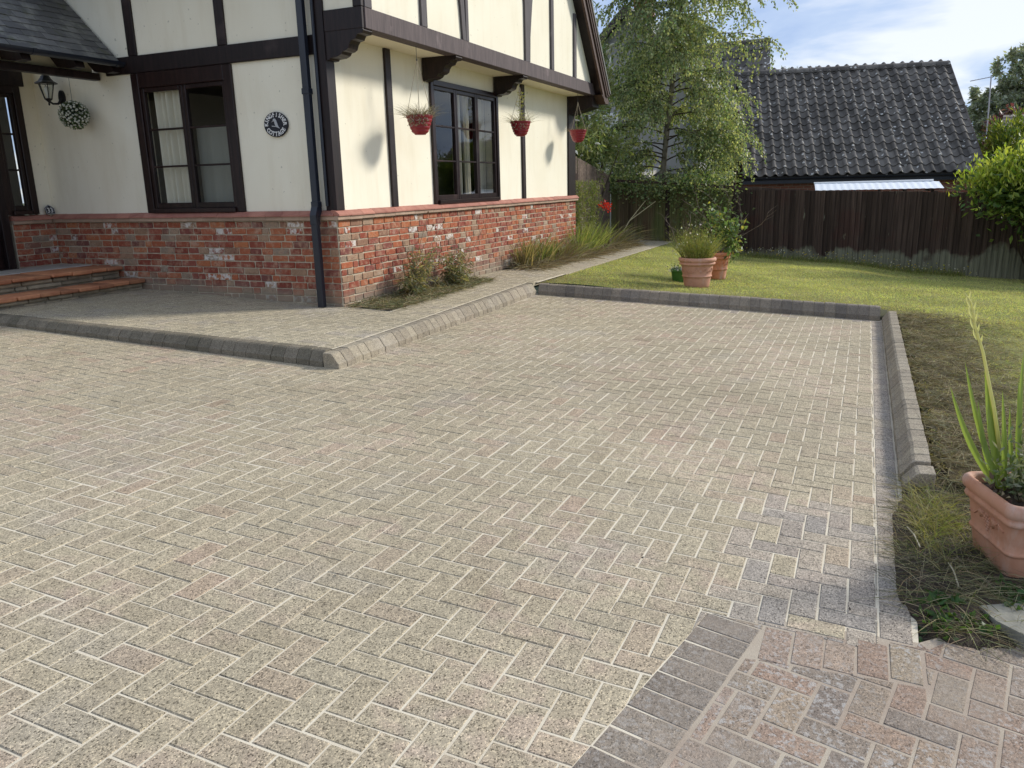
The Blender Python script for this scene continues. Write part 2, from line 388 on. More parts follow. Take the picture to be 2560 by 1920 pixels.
def vcol_mat(name, transl=.25, rough=.55):
    t = NT(name); a = t.n('ShaderNodeAttribute'); a.attribute_name = 'tint'
    t.col(a.outputs[0]).rough(rough, .35)
    if transl:
        tl = t.n('ShaderNodeBsdfTranslucent'); t.l(t.mix(1.0, a.outputs[0], (1.25, 1.2, .6), 'MULTIPLY'), tl.inputs[0])
        ms = t.n('ShaderNodeMixShader'); ms.inputs[0].default_value = transl
        t.l(t.b.outputs[0], ms.inputs[1]); t.l(tl.outputs[0], ms.inputs[2]); t.l(ms.outputs[0], t.o.inputs[0])
    return t.m
M_LEAF = vcol_mat('leaf', .45, .42)
M_GRASS = vcol_mat('grass_blade', .45, .6)
M_DRY = vcol_mat('dry_plant', .15, .85)

# ------------------------------------------------------------------ foliage arrays
def norm(a): return a/np.maximum(np.linalg.norm(a, axis=-1, keepdims=True), 1e-9)
def arr_mesh(name, V, F, C, m, parent=None, **kw):
    """V (n,k,3) verts per piece, F faces of one piece, C (n,3) colours"""
    n, k = V.shape[:2]
    me = bpy.data.meshes.new(name)
    fl = [list(f) for f in F]; lt = np.array([len(f) for f in fl])
    idx = np.concatenate([np.array(f) for f in fl])
    loops = (idx[None, :]+(np.arange(n)*k)[:, None]).ravel().astype(np.int32)
    tot = np.tile(lt, n).astype(np.int32)
    me.vertices.add(n*k); me.vertices.foreach_set('co', V.reshape(-1).astype(np.float32))
    me.loops.add(len(loops)); me.loops.foreach_set('vertex_index', loops)
    me.polygons.add(len(tot)); me.polygons.foreach_set('loop_start', np.concatenate([[0], np.cumsum(tot)[:-1]]).astype(np.int32))
    try: me.polygons.foreach_set('loop_total', tot)
    except Exception: pass
    me.update(calc_edges=True)
    at = me.color_attributes.new('tint', 'FLOAT_COLOR', 'POINT')
    cc = np.ones((n, k, 4), np.float32); cc[:, :, :3] = np.clip(C, 0, 1)[:, None, :]
    at.data.foreach_set('color', cc.reshape(-1))
    me.materials.append(m)
    return link(bpy.data.objects.new(name, me), parent, **kw)
def leaves(name, P, D, L, Wd, C, m=None, parent=None, fold=.25, **kw):
    """diamond leaves at P along D"""
    n = len(P); D = norm(D); R = norm(rng.normal(size=(n, 3))); A = norm(np.cross(D, R)); N = np.cross(A, D)
    L = np.broadcast_to(np.asarray(L, float), (n,))[:, None]; Wd = np.broadcast_to(np.asarray(Wd, float), (n,))[:, None]
    V = np.stack([P, P+D*L*.42+A*Wd*.5+N*Wd*fold, P+D*L, P+D*L*.42-A*Wd*.5+N*Wd*fold], 1)
    return arr_mesh(name, V, [(0, 1, 2), (0, 2, 3)], C, m or M_LEAF, parent, **kw)
def blades(name, P, D, L, Wd, C, bend=.5, m=None, parent=None, seg=3, fall=None, **kw):
    """tapered curved blades from P, initial direction D, length L, drooping by bend"""
    n = len(P); D = norm(D); L = np.broadcast_to(np.asarray(L, float), (n,)); Wd = np.broadcast_to(np.asarray(Wd, float), (n,))
    bend = np.broadcast_to(np.asarray(bend, float), (n,))
    H = D.copy(); H[:, 2] = 0; H = norm(H+1e-6*rng.normal(size=(n, 3)))
    A = norm(np.cross(D, rng.normal(size=(n, 3)))) if fall is None else norm(np.cross(D, np.array([0, 0, 1.0])+rng.normal(size=(n, 3))*.3))
    rows = []
    for i in range(seg+1):
        s = i/seg
        c = P+D*(L*s)[:, None]+(H*.75-np.array([0, 0, 1.0])*.5)*(bend*L*s*s)[:, None]
        w = (Wd*(1-s)**.75*(.7+.6*s if i else .8))[:, None]*.5
        rows.append(c-A*w) if i < seg else None
        rows.append(c+A*w if i < seg else c)
    V = np.stack(rows, 1); F = []
    for i in range(seg-1): F.append((2*i, 2*i+1, 2*i+3, 2*i+2))
    F.append((2*seg-2, 2*seg-1, 2*seg))
    return arr_mesh(name, V, F, C, m or M_GRASS, parent, **kw)
def tint(n, base, var=.25, alt=None, p=.3):
    c = np.array(base)[None, :]*(1+var*rng.uniform(-1, 1, (n, 1)))*(1+.12*rng.uniform(-1, 1, (n, 3)))
    if alt is not None:
        k = rng.random(n) < p
        c[k] = np.array(alt)[None, :]*(1+var*rng.uniform(-1, 1, (k.sum(), 1)))
    return c

# ------------------------------------------------------------------ levels
SX, SY = -0.0124147, 0.0555737
def zd(x, y): return SX*x+SY*y                               # driveway
def zp(x, y): return .229+.0415*(y-2.55)-.0065*(x-3.4)       # patio and path
def zl(x, y):                                               # lawn
    return SX*x+SY*y+.115-(.0166*(x-8.8) if x > 8.8 else 0)
def zl_np(x, y): return SX*x+SY*y+.115-np.where(x > 8.8, .0166*(x-8.8), 0)
def inframe(p, mar=30):
    d = Vector(p)-CAM; z = d.dot(_fwd)
    if z < .2: return False
    x = 1280+FPX*d.dot(_right)/z; y = 960-FPX*d.dot(_up)/z
    return -mar < x < 2560+mar and -mar < y < 1920+mar
def cdist(p): return (Vector(p)-CAM).length
TILT = Matrix.Rotation(math.atan(SY), 4, 'X') @ Matrix.Rotation(-math.atan(SX), 4, 'Y')

# ------------------------------------------------------------------ paving
U = .1015
def clip(poly, a, b, c):            # keep a*x+b*y >= c
    o = []
    for i in range(len(poly)):
        p, q = poly[i], poly[(i+1) % len(poly)]
        dp, dq = a*p[0]+b*p[1]-c, a*q[0]+b*q[1]-c
        if dp >= 0: o.append(p)
        if (dp >= 0) != (dq >= 0):
            t = dp/(dp-dq); o.append((p[0]+t*(q[0]-p[0]), p[1]+t*(q[1]-p[1])))
    return o
def area(p): return .5*sum(p[i][0]*p[(i+1) % len(p)][1]-p[(i+1) % len(p)][0]*p[i][1] for i in range(len(p)))
def inset(p, d):
    n = len(p); c = (sum(q[0] for q in p)/n, sum(q[1] for q in p)/n); o = []
    for i in range(n):
        a, b, e = p[i-1], p[i], p[(i+1) % n]
        v1 = Vector((b[0]-a[0], b[1]-a[1])); v2 = Vector((e[0]-b[0], e[1]-b[1]))
        if v1.length < 1e-6 or v2.length < 1e-6: o.append(b); continue
        n1 = Vector((-v1.y, v1.x)).normalized(); n2 = Vector((-v2.y, v2.x)).normalized()
        m_ = n1+n2; k = m_.dot(n1)
        if k < .3: o.append((b[0]+(c[0]-b[0])*.1, b[1]+(c[1]-b[1])*.1)); continue
        o.append((b[0]+m_.x*d/k, b[1]+m_.y*d/k))
    return o
class Paving:
    def __init__(s): s.items = []
    def poly(s, p, m, zf, cham=.003, joint=.0032, lift=.0):
        if len(p) < 3: return
        if area(p) < 0: p = p[::-1]
        q = [p[0]]
        for x in p[1:]:
            if math.hypot(x[0]-q[-1][0], x[1]-q[-1][1]) > .004: q.append(x)
        if len(q) > 3 and math.hypot(q[0][0]-q[-1][0], q[0][1]-q[-1][1]) < .004: q.pop()
        p = inset(q, joint)
        if len(p) < 3 or area(p) < .0004: return
        cx = sum(a[0] for a in p)/len(p); cy = sum(a[1] for a in p)/len(p)
        t = random.gauss(0, .006); ox, oy = random.gauss(0, .0009), random.gauss(0, .0009)
        c_, s_ = math.cos(t), math.sin(t)
        p = [(cx+ox+c_*(a[0]-cx)-s_*(a[1]-cy), cy+oy+s_*(a[0]-cx)+c_*(a[1]-cy)) for a in p]
        dz = max(-.0009, random.gauss(lift, .0006)); tx, ty = random.uniform(-.006, .006), random.uniform(-.006, .006)
        s.items.append((p, m, zf, dz, tx, ty, cx, cy, cham))
    def herring(s, x0, x1, y0, y1, cuts, m, zf, th=0.0, org=(0, 0), pick=None, **kw):
        """cuts: list of convex pieces, each a list of half planes"""
        ct, st = math.cos(th), math.sin(th)
        ext = max(x1-x0, y1-y0)*.75+1; mx_, my_ = (x0+x1)/2-org[0], (y0+y1)/2-org[1]
        mb_, ma_ = (ct*mx_+st*my_)/U, -(-st*mx_+ct*my_)/U
        k = int(ext/U)+2
        for i in range(int(ma_)-k, int(ma_)+k):
            for j in range(int(mb_)-k, int(mb_)+k):
                if (i-j) % 4 == 0: r = (i, i+1, j, j+2)
                elif (i-j) % 4 == 1: r = (i, i+2, j, j+1)
                else: continue
                a0, a1, b0, b1 = r
                loc = [(b0*U, -a0*U), (b1*U, -a0*U), (b1*U, -a1*U), (b0*U, -a1*U)]
                q = [(org[0]+ct*a-st*b, org[1]+st*a+ct*b) for a, b in loc]
                if max(a[0] for a in q) < x0 or min(a[0] for a in q) > x1 or max(a[1] for a in q) < y0 or min(a[1] for a in q) > y1: continue
                c0 = (sum(a[0] for a in q)/4, sum(a[1] for a in q)/4)
                isin = lambda a: any(all(h[0]*a[0]+h[1]*a[1] >= h[2]-1e-4 for h in hp) for hp in cuts)
                if all(isin(a) for a in q) and isin(c0):
                    s.poly(q, pick(c0) if pick else m, zf, **kw); continue
                for hp in cuts:
                    w = q
                    for h in hp:
                        w = clip(w, *h)
                        if len(w) < 3: break
                    if len(w) >= 3: s.poly(w, pick(c0) if pick else m, zf, **kw)
    def geo(s, it):
        p, m, zf, dz, tx, ty, cx, cy, ch = it; n = len(p); ip = inset(p, ch)
        dz += .0005*(math.sin(1.9*cx+.7*cy)+math.sin(2.3*cy-1.1*cx+1)+.8*math.sin(4.3*cx+3.7*cy))
        z = lambda a, d: zf(*a)+dz+tx*(a[0]-cx)+ty*(a[1]-cy)-d
        v = [(a[0], a[1], z(a, .045)) for a in p]+[(a[0], a[1], z(a, ch)) for a in p]+[(a[0], a[1], z(a, 0)) for a in ip]
        f = []
        for r in (0, n):
            for i in range(n): f.append((r+i, r+(i+1) % n, r+n+(i+1) % n, r+n+i))
        f.append(tuple(range(2*n, 3*n)))
        return v, f
    def build(s, parent, single=300, name='paver', mass='paver_field'):
        vis = [(cdist((it[6], it[7], it[2](it[6], it[7])))/math.sqrt(max(area(it[0]), .002)/.02), k) for k, it in enumerate(s.items) if inframe((it[6], it[7], it[2](it[6], it[7])))]
        vis.sort(); near = set(k for _, k in vis[:single]); groups = {}
        for k, it in enumerate(s.items):
            v, f = s.geo(it)
            if k in near:
                c = Vector((it[6], it[7], it[2](it[6], it[7])))
                o = meshobj(name, [tuple(Vector(a)-c) for a in v], f, it[1], parent); o.location = c
            else: groups.setdefault(it[1].name, (it[1], MB()))[1].add(v, f)
        for m, mb in groups.values(): mb.build(mass, m, parent, kind='stuff')

# boundaries of the driveway bay
FK0, FK1 = (8.37, 2.79), (8.77, -1.53)            # far kerb foot
SK = ((3.44, 2.55), (8.37, 2.79))                 # patio side kerb foot
FR = ((3.44, 2.55), (3.25, 6.37))                 # patio front kerb foot
def hp_left(p, q):                                # half plane left of p->q
    a, b = -(q[1]-p[1]), q[0]-p[0]; l = math.hypot(a, b); a /= l; b /= l
    return (a, b, a*p[0]+b*p[1])
def neg(h): return (-h[0], -h[1], -h[2])
def off(h, d): return (h[0], h[1], h[2]+d)
H_FAR = hp_left(FK1, FK0)                         # left = bay side
H_SIDE = hp_left(SK[1], SK[0])                    # left = bay side (y below)
H_FRONT = hp_left(FR[0], FR[1])                   # left = x below
YE = -1.43                                        # edging course along the right kerb
DR0, DR1 = (.985, -.843), (-.75, -.50)              # left edge of the dark soldier row
H_ROW = hp_left(DR0, DR1)                         # left of that direction = old side
H_ROWN = neg(H_ROW)
def old_edge(y): return 1.05 if y > -1.2 else 1.10
H_X = (1, 0, 1.04)

sheet = lambda zf, dz, pts: [(x, y, zf(x, y)+dz) for x, y in pts]
drive = meshobj('driveway', sheet(zd, -.0026, [(-3, -.2), (1.04, -.95), (1.04, -1.02), (1.12, -1.56), (3, -1.6), (8.9, -1.6), (8.5, 2.85), (3.46, 2.6), (3.2, 9), (-3, 9)]),
                [tuple(range(10))], M_SAND, kind='structure')
def pick_drive(c):
    x, y = c
    if y < -.95+.1*random.random() and x < 2.3 and random.random() < .75: return M_BLUE if random.random() < .5 else M_EDGE
    if x < 1.75 and y < -.85 and random.random() < .5: return M_EDGE
    if H_FAR[0]*x+H_FAR[1]*y-H_FAR[2] < .22 and random.random() < .35: return M_EDGE
    return M_PAVER
pv = Paving()
e_y = (0, 1, YE); n_y = (0, -1, -YE)
bayA = [e_y, H_FAR, H_SIDE, (1, 0, .99)]
bayB = [neg(H_SIDE), H_FRONT, (1, 0, .99)]
leftA = [(-1, 0, -.99), H_ROWN]
pv.herring(-.75, 8.8, -1.6, 7.2, [bayA, bayB, leftA], M_PAVER, zd, pick=pick_drive)
x = 1.09                                          # stretcher edging beside the right kerb
while x < 8.7:
    ln = U*2 if random.random() < .6 else U
    pv.poly([(x, -1.545), (x+ln, -1.545), (x+ln, YE), (x, YE)], M_EDGE if random.random() < .85 else M_BLUE, zd); x += ln
pv.build(drive, 300)

pvo = Paving()
old = meshobj('pavement', sheet(zd, -.0018, [(-3.5, -3.6), (3.5, -3.6), (3.5, -2.3), (1.9, -2.3), (1.12, -1.56), (1.04, -1.02), (1.04, -.95), (-3, -.2)]), [tuple(range(8))], M_SANDOLD, kind='structure')
# dark soldier row
d = Vector((DR1[0]-DR0[0], DR1[1]-DR0[1])); L_ = d.length; d.normalize(); nn = Vector((-d.y, d.x))
k = 0
while k*.112 < L_:
    a = Vector(DR0)+d*(k*.112); b = Vector(DR0)+d*((k+1)*.112)
    cur = .020*math.sin(min(1, k*.112/1.0)*PI)
    q = [(p.x+nn.x*o_, p.y+nn.y*o_) for p, o_ in ((a, -.004), (b, -.004), (b, .197+cur*.3), (a, .197+cur*.3))]
    pvo.poly(q, M_DARK, zd, joint=.0028); k += 1
# reddish border stretch where the two pavings meet
for k in range(5):
    y1 = -1.045-k*.104
    x0 = .92+.02*k
    if y1 > -1.60: pvo.poly([(x0-.16, y1-.104), (x0+.068, y1-.104), (x0+.068, y1), (x0-.16, y1)], M_OLD if k not in (0, 1, 2) else paver_mat('red_paver', [(0, (.31,.245,.205)), (1, (.35,.285,.235))], .2, .1, .8, .5) if k == 0 else bpy.data.materials['red_paver'], zd)
pvo.poly([(.99, -.835), (.99, -1.043), (.952, -1.043)], M_OLD, zd); pvo.poly([(1.072, -1.452), (1.088, -1.548), (1.13, -1.56), (1.085, -1.60), (1.068, -1.57)], M_OLD, zd)
rowin = off(H_ROW, .205)
lineA = hp_left((.84, -1.565), (.755, -1.03))
lineS = neg(hp_left((1.08, -1.58), (2.2, -2.5)))
pvo.herring(-.9, 3.2, -3.6, -.4, [[rowin, lineA, (0, 1, -1.57)], [(0, -1, 1.57), rowin, lineS]], M_OLD, zd, th=math.radians(-11), org=(.03, .02), joint=.0042)
pvo.build(old, 200)

# ------------------------------------------------------------------ patio and path
X0, Y0 = 5.407, 3.872; YI = 8.22; YJ = 3.402
PATH_E = 16.9
bed_line = lambda x: 3.33+.03*(x-6.7)
patio_pts = [(3.575, 2.70), (8.40, 2.935), (8.47, 2.81), (14.0, 2.79), (PATH_E, 2.79), (PATH_E, 3.55), (13.3, 3.3), (X0+7.7, 3.85), (X0, 3.87), (5.45, 8.3), (3.30, 8.3), (3.385, 6.4)]
patio = meshobj('patio', sheet(zp, -.003, patio_pts), [tuple(range(len(patio_pts)))], M_SAND, kind='structure')
pp = Paving()
pin = off(neg(H_SIDE), .155); pfr = off(neg(H_FRONT), .155)
pp.herring(3.2, 5.45, 2.5, 7.4, [[pin, pfr, (-1, 0, -(X0+.0)), (0, -1, -6.80)]], M_PATIO, zp, org=(.03, .02))
bed1 = hp_left((5.42, 3.27), (8.3, 3.45))          # left = house side
pp.herring(5.4, 9.6, 2.5, 3.9, [[pin, (1, 0, X0+.0), neg(bed1), (-1, 0, -8.2)], [pin, (1, 0, 8.2), (0, -1, -3.86), (-1, 0, -9.6)], [(0, 1, 2.84), (1, 0, 8.36), (-1, 0, -9.6), (0, -1, -3.4)]], M_PATIO, zp, org=(.03, .02))
x = 9.6
while x < PATH_E-.1:                               # larger old slabs of the path beyond
    ln = random.uniform(.38, .46)
    for (ya, yb) in ((2.80, 3.18), (3.18, 3.50)):
        pp.poly([(x, ya), (x+ln, ya), (x+ln, yb), (x, yb)], M_PATIO, zp, cham=.005, joint=.005)
    x += ln
pp.build(patio, 300)

# kerbs: one structure per run, each stone a part
PROF = [(0, -.07), (.004, .045), (.020, .062), (.058, .118), (.075, .128), (.150, .130), (.150, -.07)]
def kerb(p, q, hfun, m=M_KERB, step=.127, prof=PROF, jig=.0015, skip_last=False):
    """outer face foot runs p->q, stones lie to the right of that direction"""
    p, q = Vector(p), Vector(q); d = (q-p); L = d.length; d.normalize(); n = Vector((d.y, -d.x))
    core = MB()
    cp = [(.078+(x-.078)*.88, (.02+(z-.02)*.86 if z > 0 else z)) for x, z in prof]
    fn = lambda a, t: (p.x+d.x*t+n.x*a[0], p.y+d.y*t+n.y*a[0], zd(p.x+d.x*t, p.y+d.y*t)+a[1]*(hfun(t/L)/.13 if a[1] > 0 else 1))
    core.prism(cp, fn, .01, L-.01)
    ko = core.build('kerb', M_MORTAR, kind='structure')
    k = max(1, round(L/step)); st = L/k
    for i in range(k):
        mb = MB(); g = random.uniform(.0012, .0028); jx = random.gauss(0, jig); jz = random.gauss(0, jig)
        t0, t1 = i*st+g, (i+1)*st-g; n_ = len(prof)
        fj = lambda a, t: tuple(Vector(fn((a[0]+jx, a[1]), t))+Vector((0, 0, jz)))
        e = .006
        cx = sum(a[0] for a in prof)/n_; cz = sum(a[1] for a in prof)/n_
        ins = [(cx+(a[0]-cx)*.955, cz+(a[1]-cz)*.955) for a in prof]
        rings = [[fj(a, t0) for a in ins], [fj(a, t0+e) for a in prof], [fj(a, t1-e) for a in prof], [fj(a, t1) for a in ins]]
        vs = sum(rings, []); fs = [tuple(range(n_)), tuple(range(3*n_, 4*n_))[::-1]]
        for r in range(3):
            for j in range(n_): fs.append((r*n_+j, r*n_+n_+j, r*n_+n_+(j+1) % n_, r*n_+(j+1) % n_))
        mb.add(vs, fs); c = Vector(fn((.07, .05), (t0+t1)/2))
        o = mb.build('kerb_stone', m, ko); o.data.transform(Matrix.Translation(-c)); o.location = c
    return ko

M_KERBD = paver_mat('shaded_mossy_kerb', [(0, (.15,.14,.11)), (.5, (.19,.175,.14)), (1, (.23,.21,.17))], .05, .2, .7)  # moss, plus the shade on the front face put into the colour
M_KERBC = paver_mat('shaded_charcoal_kerb', [(0, (.18,.168,.155)), (.5, (.235,.215,.19)), (1, (.29,.265,.225))], .1, .3, .7)  # charcoal-grey stone, darkened in its colour for the shaded bay side
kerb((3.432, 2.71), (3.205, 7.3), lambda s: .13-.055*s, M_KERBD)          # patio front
kerb((8.37, 2.79), (3.44, 2.55), lambda s: .15-.02*s)            # patio side
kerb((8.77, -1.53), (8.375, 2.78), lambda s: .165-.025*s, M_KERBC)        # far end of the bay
kerb((2.86, -1.55), (8.76, -1.545), lambda s: .13)               # right side of the bay
_ke = kerb((2.70, -1.562), (2.85, -1.556), lambda s: .112, step=.15)

# ------------------------------------------------------------------ terrain and lawn
g = 400
meshobj('ground', [(-g, -g, -1.35), (g, -g, -1.35), (g, g, -1.35), (-g, g, -1.35)], [(0, 1, 2, 3)],
        simple('ground_earth', (.06, .075, .03), (.10, .10, .05), .5, .95, 0, rnd=0), kind='structure')
def lawn_mat():
    t = NT('lawn_turf'); p = t.pos()
    c = t.ramp(t.noise(p, .9, 4, .6), [(.3, (.28,.33,.085)), (.55, (.35,.38,.115)), (.75, (.42,.39,.17))])
    c = t.mix(t.ramp(t.noise(p, 14, 4, .65), [(.4, (0,0,0)), (.7, (.7,.7,.7))]), c, (.17, .165, .07))
    t.col(c).rough(.95, .1).bump(t.noise(p, 40, 4, .7), .8, .03); return t.m
M_TURF = lawn_mat()
def verge_mat():
    t = NT('bare_verge'); p = t.pos(); sp = t.n('ShaderNodeSeparateXYZ'); t.l(p, sp.inputs[0])
    c = t.ramp(t.noise(p, 9, 5, .65), [(.32, (.05,.036,.022)), (.5, (.13,.10,.055)), (.68, (.25,.205,.11))])
    g = t.ramp(t.noise(p, 1.3, 4, .6), [(.35, (.20,.23,.065)), (.65, (.30,.29,.12))])
    def mr(v, a, b):
        x = t.n('ShaderNodeMapRange'); x.interpolation_type = 'SMOOTHSTEP'; x.inputs[1].default_value = a; x.inputs[2].default_value = b; t.l(v, x.inputs[0]); return x.outputs[0]
    wob = t.math('MULTIPLY', t.math('SUBTRACT', t.noise(p, 2.2, 4, .6), .5), 1.7)
    yy = t.math('ADD', sp.outputs[1], wob); xx = t.math('ADD', sp.outputs[0], wob)
    k = t.math('MULTIPLY', t.math('MULTIPLY', mr(yy, -2.9, -1.9), mr(sp.outputs[1], -1.2, -1.7)), mr(xx, 9.9, 8.2))
    c = t.mix(k, g, c)
    t.col(c).rough(.95, .1).bump(t.noise(p, 34, 5, .7), 1.0, .04); return t.m
M_VERGE = verge_mat()
def noise2(x, y, s=1.0):
    return (np.sin(1.7*s*x+.3)*np.cos(2.3*s*y+1.1)+.6*np.sin(4.1*s*x+2.2*s*y)+.4*np.cos(5.7*s*y-3.3*s*x+.7))/2
def grid(name, xs, ys, zf, keep, m, **kw):
    V = [(x, y, zf(x, y)) for y in ys for x in xs]; nx = len(xs); F = []
    for j in range(len(ys)-1):
        for i in range(nx-1):
            if keep((xs[i]+xs[i+1])/2, (ys[j]+ys[j+1])/2): F.append((j*nx+i, j*nx+i+1, (j+1)*nx+i+1, (j+1)*nx+i))
    return meshobj(name, V, F, m, None, True, **kw)
def ss(a, b, v):
    t = np.clip((np.asarray(v, float)-a)/(b-a), 0, 1); return t*t*(3-2*t)
def zl2(x, y):
    x = np.asarray(x, float); y = np.asarray(y, float)
    z = zl_np(x, y)+.02*noise2(x, y, .8)
    z = z-.10*ss(-.8, -2.2, y)*ss(12, 16.5, x)-.028*ss(8.7, 7.2, x)
    w = ss(1.0, 2.75, y)*ss(7.9, 8.5, x)
    return z*(1-w)+w*(zp(x, 2.8)-.018)
def zlawn(x, y): return float(zl2(x, y))
def path_edge(x): return 2.80
lawn = grid('lawn', list(np.arange(8.42, 17.6, .17)), list(np.arange(-9, 4.6, .2)), lambda x, y: zlawn(x, y)-(.10 if y > path_edge(x) and x < 16.6 else 0),
            lambda x, y: not (y > path_edge(x)+.15 and x < 16.6) and not (H_FAR[0]*x+H_FAR[1]*y-H_FAR[2] > -.20 and y > -1.62), M_VERGE, kind='structure')
grid('verge', list(np.linspace(2.25, 8.5, 26)), list(np.arange(-9.0, -1.6, .185)), lambda x, y: zlawn(x, y), lambda x, y: x > 2.75 or y < -2.6, M_VERGE, kind='structure')
SOIL = [(2.72, -1.56), (2.50, -1.53), (2.32, -1.50), (1.95, -1.49), (1.60, -1.48), (1.42, -1.50), (1.26, -1.56), (1.15, -1.66), (1.16, -1.76), (1.26, -1.92), (1.5, -2.3), (1.9, -2.8), (3.2, -2.8), (3.2, -1.7)]
def inside(x, y, P):
    c = False
    for i in range(len(P)):
        (x1, y1), (x2, y2) = P[i-1], P[i]
        if (y1 > y) != (y2 > y) and x < (x2-x1)*(y-y1)/(y2-y1)+x1: c = not c
    return c
def edged(x, y, P):
    best = 9
    for i in range(len(P)):
        a = Vector(P[i-1]); b = Vector(P[i]); p = Vector((x, y)); ab = b-a
        t = max(0, min(1, (p-a).dot(ab)/ab.dot(ab))); best = min(best, (p-a-ab*t).length)
    return best
def zsoil(x, y):
    i = inside(x, y, SOIL); d = edged(x, y, SOIL)
    if not i: return zd(x, y)-.02
    return zd(x, y)+.045*min(1, d/.12)**.7-.004+.012*float(noise2(np.array(x), np.array(y), 7))*min(1, d/.06)
grid('soil', list(np.arange(1.05, 3.2, .03)), list(np.arange(-2.8, -1.42, .03)), zsoil, lambda x, y: inside(x, y, SOIL) or edged(x, y, SOIL) < .035, M_SOIL, kind='structure')
# planting beds beside the house
def zbed(x, y): return zp(x, y)+.012+.015*float(noise2(np.array(x), np.array(y), 5))
B1 = [(5.46, 3.84), (5.42, 3.30), (6.7, 3.35), (7.9, 3.42), (8.35, 3.62), (8.45, 3.86)]
meshobj('soil', [(x, y, zp(x, y)+.012) for x, y in B1], [tuple(range(6))], M_SOIL, kind='structure')
B2 = [(9.6, 3.86), (9.75, 3.72), (10.3, 3.53), (11.4, 3.42), (13.3, 3.32), (15.6, 3.4), (15.6, 4.3), (13.2, 4.3), (13.15, 3.86)]
meshobj('soil', [(x, y, zp(x, y)+.014) for x, y in B2], [tuple(range(9))], M_SOIL, kind='structure')

# grass, one mass per lawn
def lawn_blades(name, n, box, L, Wd, keepf, base, alt, dryf, zf, p=.3, lay=.35):
    P = np.column_stack([rng.uniform(box[0], box[1], n), rng.uniform(box[2], box[3], n)])
    P = P[keepf(P[:, 0], P[:, 1])]; n = len(P)
    P = np.column_stack([P, zf(P[:, 0], P[:, 1])-.004])
    D = np.column_stack([rng.normal(0, lay, (n, 2)), np.ones(n)])
    C = tint(n, base, .3, alt, p)
    k = dryf(P[:, 0], P[:, 1]); sel = rng.random(n) < k
    C[sel] = tint(int(sel.sum()), (.42, .375, .20), .3, (.25, .20, .105), .3)
    patch = .5+.5*noise2(P[:, 0], P[:, 1], 1.3); C *= (.70+.42*np.clip(patch, 0, 1))[:, None]*(1+.16*noise2(P[:, 0], P[:, 1], 4.5))[:, None]
    return blades(name, P, D, L*rng.uniform(.5, 1.25, n), Wd, C, .45, kind='stuff', seg=2)
zln = zl2
def dry_far(x, y): return np.clip(.18+.35*noise2(x, y, .9)+.2*noise2(x, y, 3.7)+np.where(y > -1.6, .9*np.exp(-np.maximum(0, x-8.75)/.45), .95*np.exp(-np.maximum(0, -1.75-y)/.8)*ss(10.6, 7.2, x)), 0, .84)
lawn_blades('grass', 160000, (8.5, 16.95, -5.5, 2.95), .034, .006, lambda x, y: (y < 2.80+.025*noise2(x, y, 6)) & ((H_FAR[0]*x+H_FAR[1]*y-H_FAR[2] < -.155) | (y < -1.72)), (.56, .60, .20), (.66, .62, .31), dry_far, zln)
def dry_near(x, y): return dry_far(x, y)
lawn_blades('grass', 60000, (2.75, 9.0, -4.4, -1.72), .036, .0045, lambda x, y: (y < -1.72) & (rng.random(len(x)) < np.clip(.28+.45*noise2(x, y, 4.2)+.72*np.clip((-1.9-y)/1.0, 0, 1), .05, 1)), (.46, .50, .16), (.56, .53, .25), dry_near, zln, .35, .7)
# loose dead clippings lying beside the right kerb
n = 34000
P = np.column_stack([rng.uniform(2.7, 8.8, n), -1.72-np.abs(rng.normal(0, .42, n)), np.zeros(n)])
P = P[rng.random(n) < np.clip(.42+.75*noise2(P[:, 0], P[:, 1], 5.5)+.3*noise2(P[:, 1], P[:, 0], 11), .04, 1)]; n = len(P)
hp = .012+.030*np.clip(noise2(P[:, 0], P[:, 1], 5.5), 0, 1)
P[:, 2] = zln(P[:, 0], P[:, 1])+rng.random(n)*hp
D = np.column_stack([rng.normal(0, 1, (n, 2)), rng.normal(.12, .22, n)])
blades('dead_grass', P, D, rng.uniform(.05, .17, n), .0036, tint(n, (.38, .33, .19), .4, (.15, .125, .06), .35)*(.8+.3*noise2(P[:, 0], P[:, 1], 3.1))[:, None].clip(.45, 1.2), .3, M_DRY, kind='stuff', seg=2)
# rough dying grass on the soil round the planter
n = 9500
P = np.column_stack([rng.uniform(1.1, 2.9, n), rng.uniform(-2.5, -1.45, n), np.zeros(n)])
ok = np.array([inside(a, b, SOIL) and edged(a, b, SOIL) > .012 and noise2(np.array(a), np.array(b), 6) > -.25+.4*rng.normal() for a, b, _ in P]); P = P[ok]; n = len(P)
P[:, 2] = [zsoil(a, b) for a, b, _ in P]
D = np.column_stack([rng.normal(0, 1.0, (n, 2)), rng.uniform(.05, .8, n)])
blades('dead_grass', P, D, rng.uniform(.05, .19, n), .0032, tint(n, (.31, .265, .145), .45, (.11, .12, .045), .35), .6, M_DRY, kind='stuff', seg=3)
n = 800
P = np.column_stack([rng.normal(2.20, .24, n), rng.normal(-1.66, .075, n), np.zeros(n)]); P = P[(P[:, 1] < -1.585) & (P[:, 0] < 2.62)]; n = len(P)
P[:, 2] = [zd(a, b)+.03 for a, b, _ in P]
D = np.column_stack([rng.normal(0, .55, (n, 2)), np.ones(n)])
blades('grass', P, D, rng.uniform(.05, .20, n), .0032, tint(n, (.22, .25, .07), .3, (.32, .29, .13), .4), .5, M_GRASS, kind='stuff', seg=3)
